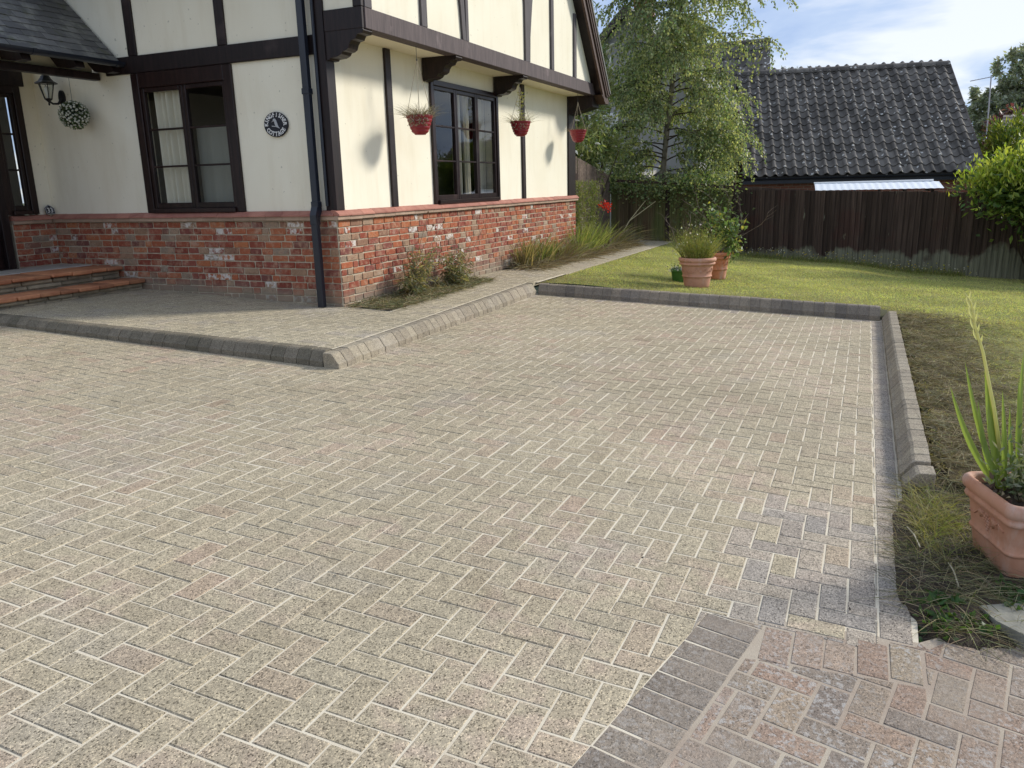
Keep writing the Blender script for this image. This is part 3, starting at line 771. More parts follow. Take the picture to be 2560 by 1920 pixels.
# small broad-leaved weeds at the soil edge
n = 240
c0 = np.array([(1.24, -1.62), (1.27, -1.75), (1.60, -1.90), (1.4, -1.64), (1.47, -1.93)])[rng.integers(0, 5, n)]
P = np.column_stack([c0+rng.normal(0, .04, (n, 2)), np.zeros(n)]); P[:, 2] = [zsoil(a, b)+.004 for a, b, _ in P]
D = np.column_stack([rng.normal(0, 1, (n, 2)), rng.uniform(.1, .7, n)])
leaves('weeds', P, D, rng.uniform(.02, .05, n), rng.uniform(.015, .03, n), tint(n, (.07, .13, .035), .3), kind='stuff')
# wild flowers along the foot of the brown fence
n = 2600
P = np.column_stack([rng.uniform(15.9, 16.85, n), rng.uniform(-3.2, 1.2, n), np.zeros(n)]); P[:, 0] = 16.88-np.abs(rng.normal(0, .28, n))
P[:, 2] = zln(P[:, 0], P[:, 1])
D = np.column_stack([rng.normal(0, .25, (n, 2)), np.ones(n)])
blades('long_grass', P, D, rng.uniform(.06, .22, n), .007, tint(n, (.17, .22, .045), .3, (.33, .30, .13), .35), .4, kind='stuff', seg=2)
n = 260
P = np.column_stack([16.85-np.abs(rng.normal(0, .35, n)), rng.uniform(-3.4, 1.4, n), np.zeros(n)]); P[:, 2] = zln(P[:, 0], P[:, 1])+rng.uniform(.07, .24, n)
leaves('wild_flowers', P, rng.normal(size=(n, 3)), .03, .03, tint(n, (.55, .45, .06), .2, (.6, .58, .5), .5), kind='stuff')

# ------------------------------------------------------------------ the cottage
house = thing('cottage', 'cream rendered cottage with dark timber framing and old red brick base', 'house', (X0, Y0, zp(X0, Y0)))
def fb(mb, face, a0, a1, z0, z1, n0, n1, c=None):
    if face == 'L': A, B = (X0-n0, a0, z0), (X0-n1, a1, z1)
    elif face == 'R': A, B = (a0, Y0-n0, z0), (a1, Y0-n1, z1)
    elif face == 'J': A, B = (a0, YJ-n0, z0), (a1, YJ-n1, z1)
    else: A, B = (a0, YI-n0, z0), (a1, YI-n1, z1)
    (mb.cbox(A, B, c) if c else mb.box(A, B))
def part(name, m, face, *r, c=None, parent=None, **kw):
    mb = MB(); fb(mb, face, *r, c=c); return mb.build(name, m, parent or house, **kw)
LZ = 1.30; XE = 13.14
BT = 2.86                        # underside of the left beam
# rendered panels (set 2 cm behind the timbers)
for r in ((4.0, 5.10, LZ-.1, 2.87), (6.57, 8.42, LZ-.1, 2.87), (5.10, 6.57, 2.84, 2.87)): part('wall_panel', M_WALL, 'L', *r, -.22, -.02)
part('wall_panel', M_WALL, 'L', 3.90, 8.6, 2.87, 5.2, -.22, -.02)
for r in ((5.43, 7.57, LZ-.1, 3.07), (9.62, XE-.25, LZ-.1, 3.07), (7.57, 9.62, 2.84, 3.07)): part('wall_panel', M_WALL, 'R', *r, -.22, -.02)
part('wall_panel', M_WALL, 'D', 5.22, X0+.02, LZ-.1, 3.2, -.2, -.02)
# jettied gable
GR = (12.72, 3.25); GSL = 1.23
gpoly = [(5.46, 3.09), (12.75, 3.09), (12.66, 3.32), (9.3, 3.32+(12.66-9.3)*GSL), (5.46, 4.6)]
mb = MB(); mb.prism(gpoly, lambda p, t: (p[0], YJ+.02+t, p[1]), 0, .2); mb.build('gable_panel', M_WALL, house)
mb = MB(); mb.box((X0+.02, YJ+.1, 3.22), (X0+.12, Y0-.0, 5)); mb.build('gable_cheek', M_WALL, house)
mb = MB(); mb.box((5.44, YJ+.03, 3.062), (XE-.1, Y0+.1, 3.085)); mb.build('soffit', M_SOFFIT, house)
# timbers
part('timber_beam', M_TIMBER, 'L', 3.99, 6.95, BT, 3.045, -.1, .012, c=.006)
part('timber_beam', M_JETTY, 'J', 5.45, 12.9, 3.055, 3.252, -.14, .012, c=.006)
for a0, a1 in ((6.44, 6.565), (5.13, 5.25)): part('timber_stud', M_TIMBER, 'L', a0, a1, 3.047, 5.2, -.1, .008, c=.004)
part('corner_post', M_TIMBER, 'L', Y0-.012, 3.995, LZ, 5.0, -.14, .012, c=.005)
part('timber_stud', M_TIMBER, 'R', 6.535, 6.655, LZ, 3.06, -.1, .010, c=.004)
part('timber_stud', M_TIMBER, 'R', 10.535, 10.655, LZ, 3.06, -.1, .010, c=.004)
part('end_post', M_TIMBER, 'R', 12.745, 13.12, LZ, 3.06, -.15, .010, c=.004)
M_STUDG = timber_mat('grey_timber', (.075, .065, .068), (.11, .098, .10), .75)
for a0, a1, zt in ((5.46, 5.59, 4.6), (6.59, 6.72, 5.5), (10.65, 10.77, 5.55), (11.735, 11.85, 4.25)):
    part('timber_stud', M_STUDG, 'J', a0, a1, 3.254, zt, -.1, .010, c=.004)
mb = MB(); mb.prism([(9.6, 3.254), (9.77, 3.254), (9.79, 3.6), (9.88, 4.06), (10.08, 4.7), (9.5, 4.7), (9.6, 4.0)], lambda p, t: (p[0], YJ-t, p[1]), -.1, .009); mb.build('timber_brace', M_STUDG, house)
mb = MB(); mb.prism([(7.60, 3.254), (7.685, 3.254), (7.655, 3.7), (7.58, 4.3), (7.42, 4.8), (7.3, 4.8), (7.50, 4.0), (7.565, 3.6)], lambda p, t: (p[0], YJ-t, p[1]), -.1, .009); mb.build('timber_brace', M_STUDG, house)
mb = MB(); fb(mb, 'J', 7.69, 7.765, 3.254, 5.6, -.1, .010, .004); mb.build('timber_stud', M_STUDG, house)
part('timber_beam', M_TIMBER, 'L', YJ+.002, Y0-.014, 3.055, 3.255, -.14, .0, c=.005)
part('timber_stud', M_TIMBER, 'L', YJ+.002, YJ+.10, 3.257, 4.6, -.1, .0, c=.004)
# carved brackets under the jetty
BP = [(0, 3.06), (.46, 3.06), (.475, 3.035), (.46, 3.01), (.40, 3.005), (.385, 2.985), (.375, 2.965), (.325, 2.955), (.30, 2.925), (.285, 2.885), (.25, 2.865), (.215, 2.86), (.195, 2.835), (.15, 2.815), (.06, 2.81), (.05, 2.795), (0, 2.79)]
for bx in (X0+.005, 7.40, 9.505):
    mb = MB(); mb.prism(BP, lambda p, t: (t, Y0-p[0], p[1]), bx, bx+.165); mb.build('bracket', M_TIMBER, house)
mb = MB(); mb.prism([(0, 3.06), (.47, 3.06), (.47, 2.86), (.40, 2.84), (0, 2.74)], lambda p, t: (t, Y0-p[0], p[1]), 12.75, 13.12); mb.build('bracket', M_TIMBER, house)
# gable verge: soffit board, two barge boards, roof
def slope(x0, w0, w1, t0, t1, m, name, zb=None):
    xb = x0; mb = MB()
    u = Vector((-1, 0, GSL)).normalized(); nv = Vector((GSL, 0, 1)).normalized(); o = Vector((xb, 0, 3.0))
    L = 5.2
    q = [o+u*-.02+nv*w0, o+u*L+nv*w0, o+u*L+nv*w1, o+u*-.10+nv*w1]
    mb.prism([(p.x, p.z) for p in q], lambda p, t: (p[0], t, p[1]), t0, t1); return mb.build(name, m, house)
slope(12.93, -.02, .19, YJ-.165, YJ-.125, M_BARGE, 'barge_board')
slope(12.93, .085, .185, YJ-.19, YJ-.167, M_BARGE, 'barge_board')
slope(12.93, .135, .20, YJ-.205, YJ-.192, M_BARGE, 'barge_board')
slope(12.93, .0, .03, YJ-.123, YJ+.3, M_TIMBER, 'verge_soffit')
slope(12.93, .20, .245, YJ-.22, 8.9, M_SLATE, 'roof')
# eaves foot at the right end
mb = MB(); mb.prism([(12.80, 3.06), (13.1, 3.06), (13.22, 2.98), (13.22, 2.92), (13.02, 2.92)], lambda p, t: (p[0], t, p[1]), YJ-.16, YJ+.25); mb.build('barge_foot', M_BARGE, house)
# main roof far slope closes the house from other sides
mb = MB(); mb.box((5.6, 8.75, .3), (12.9, 8.85, 3.2)); mb.build('back_wall', M_WALL, house)
mb = MB(); mb.box((12.92, Y0+.02, .2), (13.12, 8.85, 3.1)); mb.build('end_wall', M_WALL, house)
mb = MB(); mb.prism([(4.9, 4.2), (9.25, 7.5), (9.25, 7.6), (4.8, 4.25)], lambda p, t: (p[0], t, p[1]), YJ-.2, 8.9); mb.build('roof', M_SLATE, house)

# ---- brick base: every brick laid, courses of 75 mm
def ledge_run(face, a0, a1, n_over=.0):
    mb = MB(); prof = [(-.04, LZ+.005), (.015, LZ-.004), (.062, 1.258), (.062, 1.243), (-.04, 1.243)]
    k = max(1, round((a1-a0)/.23)); st = (a1-a0)/k
    for i in range(k):
        mb = MB(); t0, t1 = a0+i*st+.0015, a0+(i+1)*st-.0015; dz = random.gauss(0, .0012)
        fn = {'R': lambda p, t: (t, Y0-p[0], p[1]+dz), 'L': lambda p, t: (X0-p[0], t, p[1]+dz), 'D': lambda p, t: (t, YI-p[0], p[1]+dz)}[face]
        mb.prism(prof, fn, t0, t1); o = mb.build('sill_tile', M_LEDGE, house)
        mb = MB(); mb.prism([(-.04, 1.240), (.045, 1.240), (.045, 1.204), (.038, 1.2), (-.04, 1.2)], fn, t0, t1); mb.build('sill_brick', M_LEDGE2, house)
ledge_run('R', X0-.045, XE+.03); ledge_run('L', Y0-.045+.05, YI-.005); ledge_run('D', 4.84, X0-.06)
mortar = MB()
mortar.box((X0+.004, Y0+.004, -.1), (XE-.004, Y0+.20, 1.2)); mortar.box((X0+.004, Y0+.2, -.1), (X0+.2, YI+.1, 1.2)); mortar.box((4.845, YI+.004, .3), (X0+.004, YI+.2, 1.2))
mortar.build('mortar', M_MORTAR, house)
bricks = []      # (face, a0, a1, z0, z1)
def lay(face, a0, a1, zbot, flip=0):
    z = 1.196; row = 0
    while z > zbot-.02:
        a = a0; first = True
        while a < a1-.02:
            ln = random.choice((.225, .225, .215, .23, .11, .16)) if not first else ((.11 if (row+flip) % 2 else .225))
            first = False
            b = min(a1, a+ln)
            if a1-b < .05: b = a1
            bricks.append((face, a, b, z-.0745, z)); a = b
        z -= .0745; row += 1
lay('R', X0, XE, .16); lay('L', Y0+.012, YI, .22, 1); lay('D', 4.845, X0, .66)
def bc(b):
    f, a0, a1, z0, z1 = b; a = (a0+a1)/2; z = (z0+z1)/2
    return Vector((a, Y0, z)) if f == 'R' else Vector((X0, a, z)) if f == 'L' else Vector((a, YI, z))
def brick_geo(b):
    f, a0, a1, z0, z1 = b; j = .0055; mb = MB()
    pr = random.uniform(.002, .009); w = lambda s_: random.gauss(0, s_)
    A0, A1, Z0, Z1 = a0+j+abs(w(.0015)), a1-j-abs(w(.0015)), z0+j+w(.0012), z1-j+w(.0012)
    c = min(.007, (A1-A0)*.25)
    o = [(A0+w(.002), Z0+w(.0016)), (A1+w(.002), Z0+w(.0016)), (A1+w(.002), Z1+w(.0016)), (A0+w(.002), Z1+w(.0016))]
    o = [(o[0][0]+c, o[0][1]), (o[1][0]-c, o[1][1]), (o[1][0], o[1][1]+c), (o[2][0], o[2][1]-c), (o[2][0]-c, o[2][1]), (o[3][0]+c, o[3][1]), (o[3][0], o[3][1]-c), (o[0][0], o[0][1]+c)]
    ip = inset(o, .004)
    ring = [(p, -.03) for p in o]+[(p, pr-.004) for p in o]+[(p, pr) for p in ip]
    P = {'R': lambda p, n: (p[0], Y0-n, p[1]), 'L': lambda p, n: (X0-n, p[0], p[1]), 'D': lambda p, n: (p[0], YI-n, p[1])}[f]
    n = 8; fs = [(r+i, r+(i+1) % n, r+n+(i+1) % n, r+n+i) for r in (0, n) for i in range(n)]+[tuple(range(2*n, 3*n))]
    mb.add([P(*r) for r in ring], fs if f != 'L' else [x[::-1] for x in fs]); return mb
order = sorted(range(len(bricks)), key=lambda i: cdist(bc(bricks[i])) if inframe(bc(bricks[i]), 0) else 1e6+cdist(bc(bricks[i])))
rest = MB()
for r_, i in enumerate(order):
    g_ = brick_geo(bricks[i])
    if r_ < 300:
        c = bc(bricks[i]); o = meshobj('brick', [tuple(Vector(v)-c) for v in g_.v], g_.f, M_BRICK, house); o.location = c
    else: rest.add(g_.v, g_.f)
rest.build('brick', M_BRICK, house, kind='stuff')

# ---- windows
def window(face, a0, a1, z0, z1, cols, rows, head=0.0, fw=.05, cw=.048, rev=False, outer=.07):
    fr = MB(); n0, n1 = -.08, .014
    fb(fr, face, a0, a0+outer, z0, z1, n0, n1, .006); fb(fr, face, a1-outer, a1, z0, z1, n0, n1, .006)
    fb(fr, face, a0+outer, a1-outer, z1-outer-head, z1, n0, n1, .006); fb(fr, face, a0+outer, a1-outer, z0, z0+.05, n0, n1+.03, .006)
    f = fr.build('window_frame', M_FRAME, house)
    A0, A1, ZB, ZT = a0+outer, a1-outer, z0+.05, z1-outer-head
    w = (A1-A0)/cols
    for i in range(cols):
        s0, s1 = A0+i*w+.002, A0+(i+1)*w-.002; cs = MB(); cn0, cn1 = -.06, -.006
        fb(cs, face, s0, s0+cw, ZB, ZT, cn0, cn1, .005); fb(cs, face, s1-cw, s1, ZB, ZT, cn0, cn1, .005)
        fb(cs, face, s0+cw, s1-cw, ZB, ZB+.062, cn0, cn1, .005); fb(cs, face, s0+cw, s1-cw, ZT-cw, ZT, cn0, cn1, .005)
        zb, zt = ZB+.062, ZT-cw; h = (zt-zb)/rows
        casement = cs.build('casement', M_FRAME, f)
        for k in range(1, rows):
            gb = MB(); fb(gb, face, s0+cw, s1-cw, zb+k*h-.011, zb+k*h+.011, -.05, -.012, .004); gb.build('glazing_bar', M_FRAME, f)
        for k in range(rows):
            g_ = MB(); e = .0; ty = random.gauss(0, .0012)
            lo, hi = zb+k*h+(.011 if k else 0), zb+(k+1)*h-(.011 if k < rows-1 else 0)
            fb(g_, face, s0+cw-.004, s1-cw+.004, lo-.004, hi+.004, -.036, -.032); g_.f = [g_.f[{'R': 2, 'D': 2, 'L': 5}[face]]]; g_.build('pane', M_GLASS, f)
    return f
window('R', 7.57, 9.62, LZ, 2.84, 3, 3, head=.0)
window('L', 5.10, 6.57, LZ, 2.855, 2, 3, head=.05, outer=.11)
window('D', 4.78, 5.22, LZ+.01, 2.82, 1, 3, outer=.09)
part('timber_beam', M_TIMBER, 'D', 3.5, 5.28, 2.82, 2.985, -.1, .02, c=.005)
part('door_post', M_TIMBER, 'D', 4.70, 4.80, .64, 2.82, -.1, .02, c=.005)
dr = part('door', M_FRAME, 'D', 3.75, 4.70, .66, 2.8, -.1, -.05, c=.006)
part('door_panel', M_FRAME, 'D', 4.3, 4.6, .85, 1.35, -.05, -.035, c=.01, parent=dr)
part('door_panel', M_FRAME, 'D', 3.88, 4.18, .85, 1.35, -.05, -.035, c=.01, parent=dr)
part('door_sill', M_TIMBER, 'D', 3.7, 4.8, .62, .68, -.1, .05, c=.005)
part('wall_panel', M_WALL, 'D', 2.0, 3.75, .4, 3.2, -.2, -.02)
# dark room behind the windows
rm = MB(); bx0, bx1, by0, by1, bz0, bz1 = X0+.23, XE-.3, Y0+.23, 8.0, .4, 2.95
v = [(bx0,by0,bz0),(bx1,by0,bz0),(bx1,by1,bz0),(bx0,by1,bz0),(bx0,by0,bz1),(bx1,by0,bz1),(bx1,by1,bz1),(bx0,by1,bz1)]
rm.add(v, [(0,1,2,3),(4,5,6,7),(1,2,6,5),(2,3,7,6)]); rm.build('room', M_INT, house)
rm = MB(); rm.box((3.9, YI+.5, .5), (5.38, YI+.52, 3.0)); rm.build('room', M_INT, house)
def curtain(face, a0, a1, z0, z1, dep, folds, amp=.03, m=None):
    n = folds*8; V = []; 
    for k in range(n+1):
        a = a0+(a1-a0)*k/n; d_ = dep+amp*math.sin(2*PI*k/8)+.4*amp*math.sin(2*PI*k/13)
        for z in (z0, z1):
            V.append((X0+d_, a, z) if face == 'L' else (a, Y0+d_, z) if face == 'R' else (a, YI+d_, z))
    return meshobj('curtain', V, [(2*k, 2*k+2, 2*k+3, 2*k+1) for k in range(n)], m or M_CURT, house, True)
curtain('L', 5.90, 6.34, LZ, 2.72, .10, 5)
curtain('L', 5.15, 5.84, LZ, 2.25, .16, 4, .008, M_NET)
curtain('R', 8.58, 8.74, LZ, 2.8, .22, 3); curtain('R', 8.98, 9.12, LZ, 2.8, .26, 2); curtain('R', 9.38, 9.58, LZ, 2.8, .24, 3)
curtain('D', 4.93, 4.975, LZ, 2.8, .20, 1)
# ---- porch roof: slates, rafters, gutter
RS = math.tan(math.radians(44.3)); EY, EZ = 6.72, 3.0
def roofz(y): return EZ+(y-EY)*RS
mb = MB(); mb.prism([(EY+.05, roofz(EY+.05)-.045), (EY+.05, roofz(EY+.05)-.012), (8.6, roofz(8.6)-.012), (8.6, roofz(8.6)-.045)], lambda p, t: (t, p[0], p[1]), 1.2, X0-.022)
proof = mb.build('porch_roof', M_SLATE, house)
ca, sa = math.cos(math.atan(RS)), math.sin(math.atan(RS)); gau = .105; sl_i = []
for r_ in range(17):
    s0 = -.03+r_*gau; xx = X0-.024-(0 if r_ % 2 else .12)
    xr = X0-.024
    while xr > 2.6:
        wv = random.uniform(.21, .25); xl = xr-wv if not (xr == X0-.024 and r_ % 2 == 0) else xr-.12
        sl_i.append((xl+.002, xr-.002, s0, r_)); xr = xl
vis = [i for i, q in enumerate(sl_i) if inframe(((q[0]+q[1])/2, EY+q[2]*ca, EZ+q[2]*sa), 40)]
vis = set(sorted(vis, key=lambda i: cdist((sl_i[i][1], EY+sl_i[i][2]*ca, EZ)))[:290]); srest = MB()
for i, (xl, xr, s0, r_) in enumerate(sl_i):
    mb = srest if i not in vis else MB()
    t_ = .010+random.uniform(0, .004); lf = random.uniform(0, .004); e = random.gauss(0, .004)
    q = []
    for (x_, s_, n_) in ((xl, s0+e, .012+lf), (xr, s0+e+random.gauss(0, .003), .012+lf), (xr, s0+gau*1.9, .002), (xl, s0+gau*1.9, .002), (xl, s0+e, .012+lf+t_), (xr, s0+e, .012+lf+t_), (xr, s0+gau*1.9, .002+t_), (xl, s0+gau*1.9, .002+t_)):
        q.append((x_, EY+s_*ca-n_*sa, EZ+s_*sa+n_*ca))
    mb.add(q, [(0,3,2,1),(4,5,6,7),(0,1,5,4),(1,2,6,5),(2,3,7,6),(3,0,4,7)])
    if i in vis: mb.build('slate', M_SLATE, proof)
if srest.v: srest.build('slate', M_SLATE, proof, kind='stuff')
mb = MB()
gp = [(math.cos(PI+PI*k/8)*.055, math.sin(PI+PI*k/8)*.055) for k in range(9)]+[(.049*math.cos(-PI*k/8), .049*math.sin(-PI*k/8)) for k in range(9)]
mb.prism(gp, lambda p, t: (t, 6.655+p[0], 2.985+p[1]), 1.2, X0-.02); gut = mb.build('gutter', M_PIPE, proof)
for xg in (4.28, 5.3):
    mb = MB(); mb.prism([(math.cos(PI+PI*k/8)*.063, math.sin(PI+PI*k/8)*.063) for k in range(9)], lambda p, t: (t, 6.655+p[0], 2.988+p[1]), xg-.02, xg+.02); mb.build('gutter_clip', M_PIPE, proof)
mb = MB(); mb.cbox((1.2, 7.05, 2.82), (X0-.002, 7.15, 2.90), .005); mb.build('timber_beam', M_TIMBER, proof)
for xr in (4.24, 4.87, 5.34):
    mb = MB(); mb.prism([(6.70, 2.88), (6.72, 2.96), (8.2, roofz(8.2)-.07), (8.2, roofz(8.2)-.17), (7.0, 2.902), (6.8, 2.87)], lambda p, t: (t, p[0], p[1]), xr-.055, xr+.055); mb.build('rafter', M_TIMBER, proof)
mb = MB(); mb.box((1.2, 7.14, 2.90), (X0-.03, 7.17, 3.12)); mb.build('eaves_board', M_SOFFIT, proof)
# ---- rainwater pipe at the corner
mb = MB(); px_, py_, w_ = X0-.075, 4.07, .034
mb.cbox((px_-w_, py_-w_-.004, 1.36), (px_+w_, py_+w_+.004, 5.0), .008)
mb.cbox((px_-w_-.006, py_-w_-.01, 2.47), (px_+w_+.006, py_+w_+.01, 2.53), .005)
mb.cbox((px_-w_-.006, py_-w_-.01, 1.34), (px_+w_+.006, py_+w_+.01, 1.40), .005)
dp = mb.build('drainpipe', M_PIPE, house)
mb = MB(); qx = X0-.115
mb.prism([(px_-w_, 1.36), (px_+w_, 1.36), (px_+w_, 1.30), (qx+w_, 1.24), (qx+w_, 1.16), (qx-w_-.004, 1.16), (qx-w_-.004, 1.26)], lambda p, t: (p[0], t, p[1]), py_-w_-.006, py_+w_+.006)
mb.cbox((qx-w_-.004, py_-w_-.004, zp(X0, 4.07)+.0), (qx+w_-.004, py_+w_+.004, 1.17), .007); mb.build('pipe_shoe', M_PIPE, dp)
# second, thinner pipe between drainpipe and post
mb = MB(); mb.tube([(X0-.03, 3.965, 1.35), (X0-.03, 3.965, 5.0)], .016, 8); mb.build('cable_pipe', M_PIPE, dp)

# ------------------------------------------------------------------ doorstep
st = thing('door_steps', 'two orange tiled brick steps with mossy risers up to the front door', 'steps', (4.0, 7.4, zp(4, 7.2)))
def tread(y0, y1, z, xr, xl=2.0, d=.045):
    a = xr
    while a > xl:
        w_ = random.uniform(.21, .31); b = max(xl, a-w_); mb = MB(); e = random.gauss(0, .009)
        mb.cbox((b+.004, y0+e, z-d+random.gauss(0, .003)), (a-.004, y1, z+random.gauss(0, .0025)), .010)
        mb.build('step_tile', M_STEP, st); a = b
tread(7.10, 7.66, .665, X0-.012); tread(6.74, 7.12, .515, X0-.012)
def riser(y, z0, z1, rows, xr):
    h = (z1-z0)/rows
    for r in range(rows):
        a = xr
        while a > 2.0:
            w_ = random.uniform(.14, .42); b = a-w_; mb = MB()
            mb.cbox((b+.006, y+random.gauss(0, .006), z0+r*h+.005), (a-.006, y+.2, z0+(r+1)*h-.004), .012); mb.build('step_brick', M_STEPB, st); a = b
riser(7.16, .515, .618, 2, X0-.02); riser(6.80, .37, .468, 2, X0-.02)
mb = MB(); mb.box((2.0, 7.2, .2), (X0-.004, YI+.03, .61)); mb.box((2, 6.84, .2), (X0-.004, 7.3, .46)); mb.build('step_core', M_MORTAR, st)
mb = MB(); mb.cbox((2.0, 7.67, .61), (X0-.01, YI-.005, .672), .006); mb.build('landing_slab', M_SLAB, st)

# ------------------------------------------------------------------ signs, lantern, ball
def text_verts(s, size, bold=.0):
    cu = bpy.data.curves.new('lettering', 'FONT'); cu.body = s; cu.size = size; cu.align_x = 'CENTER'; cu.align_y = 'CENTER'; cu.offset = bold; cu.extrude = 0; cu.resolution_u = 3
    o = bpy.data.objects.new('lettering', cu); COL.objects.link(o); dg = bpy.context.evaluated_depsgraph_get(); dg.update()
    me = o.evaluated_get(dg).to_mesh(); V = [tuple(v.co) for v in me.vertices]; F = [tuple(p.vertices) for p in me.polygons]
    o.evaluated_get(dg).to_mesh_clear(); bpy.data.objects.remove(o); bpy.data.curves.remove(cu); return V, F
PC = Vector((X0+.008, 4.565, 2.205)); RY = .158; RZ = .128
plq = thing('house_name_sign', 'round black sign on the cream wall reading KINGFISHER COTTAGE around a white bird', 'sign', PC)
onL = lambda u, z, n: (PC.x-n, PC.y-u, PC.z+z)        # u to the viewer's right
mb = MB(); N_ = 40; rings = [(1, .0), (1, .012), (.965, .016), (.94, .014), (0.93, .012)]
vs = [onL(RY*r*math.cos(2*PI*k/N_), RZ*r*math.sin(2*PI*k/N_), n) for r, n in rings for k in range(N_)]
fs = [(i*N_+k, i*N_+(k+1) % N_, (i+1)*N_+(k+1) % N_, (i+1)*N_+k) for i in range(4) for k in range(N_)]+[tuple(4*N_+k for k in range(N_))]
mb.add(vs, fs); mb.build('sign_plate', M_SIGN, plq)
mb = MB()
def arc(word, a_mid, span, top):
    n = len(word)
    for i, ch in enumerate(word):
        fr = (i-(n-1)/2)/(n-1)
        a = math.radians(a_mid-(span*fr if top else -span*fr))
        V, F = text_verts(ch, .062, .0018)
        rot = (a-PI/2) if top else (a+PI/2); c_, s_ = math.cos(rot), math.sin(rot)
        cx, cz = .775*RY*math.cos(a), .765*RZ*math.sin(a)
        mb.add([onL(cx+c_*x*.9-s_*y, cz+s_*x*.9+c_*y, .0145) for x, y, _ in V], F)
        for yy in (-.0215, .0195):                     # slab serifs
            if ch in 'KINFHRTAE':
                wd = .012
                mb.add([onL(cx+c_*x-s_*y, cz+s_*x+c_*y, .0142) for x, y in ((-wd, yy), (wd*.2, yy), (wd*.2, yy+.0035), (-wd, yy+.0035))], [(0, 1, 2, 3)])
arc('KINGFISHER', 90, 176, True); arc('COTTAGE', 270, 112, False)
mb.build('lettering', M_SIGNW, plq)
bird = [(-.028, .058), (-.012, .066), (.004, .058), (.012, .04), (.022, .015), (.030, -.010), (.036, -.024), (.052, -.044), (.040, -.042), (.026, -.030), (.010, -.022), (-.004, -.010), (-.012, .010), (-.014, .030), (-.026, .040), (-.052, .026), (-.030, .046)]
mb = MB(); mb.prism(bird, lambda p, t: onL(p[0], p[1]*.95, t), .012, .018)
mb.prism([(-.052, -.018), (.0, -.024), (.046, -.040), (.047, -.033), (.0, -.016), (-.052, -.010)], lambda p, t: onL(p[0], p[1], t), .012, .016)
mb.build('bird_emblem', NT('sign_grey').col((.42, .43, .44)).rough(.6).m, plq)
NB = Vector((5.335, YI-.05, LZ+.005))
ns = thing('number_sign', 'small black house number plate reading 33 leaning on the sill by the door', 'sign', NB)
mb = MB(); mb.prism([(-.062, .0), (.062, .0), (.062, .072), (.03, .098), (0, .115), (-.03, .098), (-.062, .072)], lambda p, t: (NB.x+p[0], NB.y+p[1]*.25-t, NB.z+p[1]), 0, .012); mb.build('number_plate', M_SIGN, ns)
V, F = text_verts('33', .085, .0012); mb = MB(); mb.add([(NB.x+x, NB.y+(y+.045)*.25-.0135, NB.z+y+.045) for x, y, _ in V], F); mb.build('number', M_SIGNW, ns)
mb = MB(); o_ = [(-.062, .0), (.062, .0), (.062, .072), (.03, .098), (0, .115), (-.03, .098), (-.062, .072)]
mb.tube([(NB.x+x*.93, NB.y+z*.25-.013, NB.z+.004+z*.93) for x, z in o_+o_[:1]], .002, 5); mb.build('plate_border', M_SIGNW, ns)
# wall lantern on the left wall by the porch
LC = Vector((X0+.02, 7.745, 2.675))
ln = thing('wall_lantern', 'black iron coach lantern on the cream wall under the porch roof', 'lantern', LC)
mb = MB(); mb.prism([(.075*math.cos(2*PI*k/16)*.62, .085*math.sin(2*PI*k/16)) for k in range(16)], lambda p, t: (LC.x-t, LC.y+p[0], LC.z+p[1]), 0, .03); mb.build('back_plate', M_IRON, ln)
hx = LC.x-.20
mb = MB(); mb.tube([(LC.x-.02, LC.y, LC.z-.02), (LC.x-.08, LC.y, LC.z-.075), (LC.x-.15, LC.y, LC.z-.08), (hx, LC.y, LC.z-.05)], [.02, .014, .012, .014], 8); mb.build('arm', M_IRON, ln)
mb = MB(); H6 = [(math.cos(2*PI*k/6), math.sin(2*PI*k/6)) for k in range(6)]
rb, rt, zb_, zt_ = .042, .088, LC.z-.03, LC.z+.145
for k in range(6):
    c_, s_ = H6[k]; mb.tube([(hx+rb*c_, LC.y+rb*s_, zb_), (hx+rt*c_, LC.y+rt*s_, zt_)], .005, 5)
for r_, z_ in ((rb, zb_), (rt, zt_)):
    mb.tube([(hx+r_*c_, LC.y+r_*s_, z_) for c_, s_ in H6+H6[:1]], .006, 5)
mb.lathe((hx, LC.y, LC.z), [(0, -.105), (.008, -.10), (.012, -.085), (.006, -.07), (.02, -.055), (.04, -.035), (.044, -.03), (0, -.028)], 12); mb.build('cage', M_IRON, ln)
mb = MB(); mb.lathe((hx, LC.y, LC.z), [(.125, .143), (.122, .150), (.085, .172), (.062, .20), (.058, .205), (.05, .225), (.03, .24), (.01, .246), (.012, .258), (0, .262)], 12); mb.lathe((hx, LC.y, LC.z), [(0, .15), (.12, .143)], 12); mb.build('cap', M_IRON, ln)
mb = MB(); q6 = [(hx+(rb-.004)*c_, LC.y+(rb-.004)*s_, zb_) for c_, s_ in H6]+[(hx+(rt-.004)*c_, LC.y+(rt-.004)*s_, zt_) for c_, s_ in H6]
mb.add(q6, [(k, (k+1) % 6, 6+(k+1) % 6, 6+k) for k in range(6)]); mb.build('glass', M_GLASS, ln)
mb = MB(); mb.lathe((hx, LC.y, LC.z), [(0, -.02), (.018, -.015), (.02, .03), (.03, .06), (.03, .09), (.015, .11), (0, .115)], 12); mb.build('bulb', M_WHITE, ln, True)
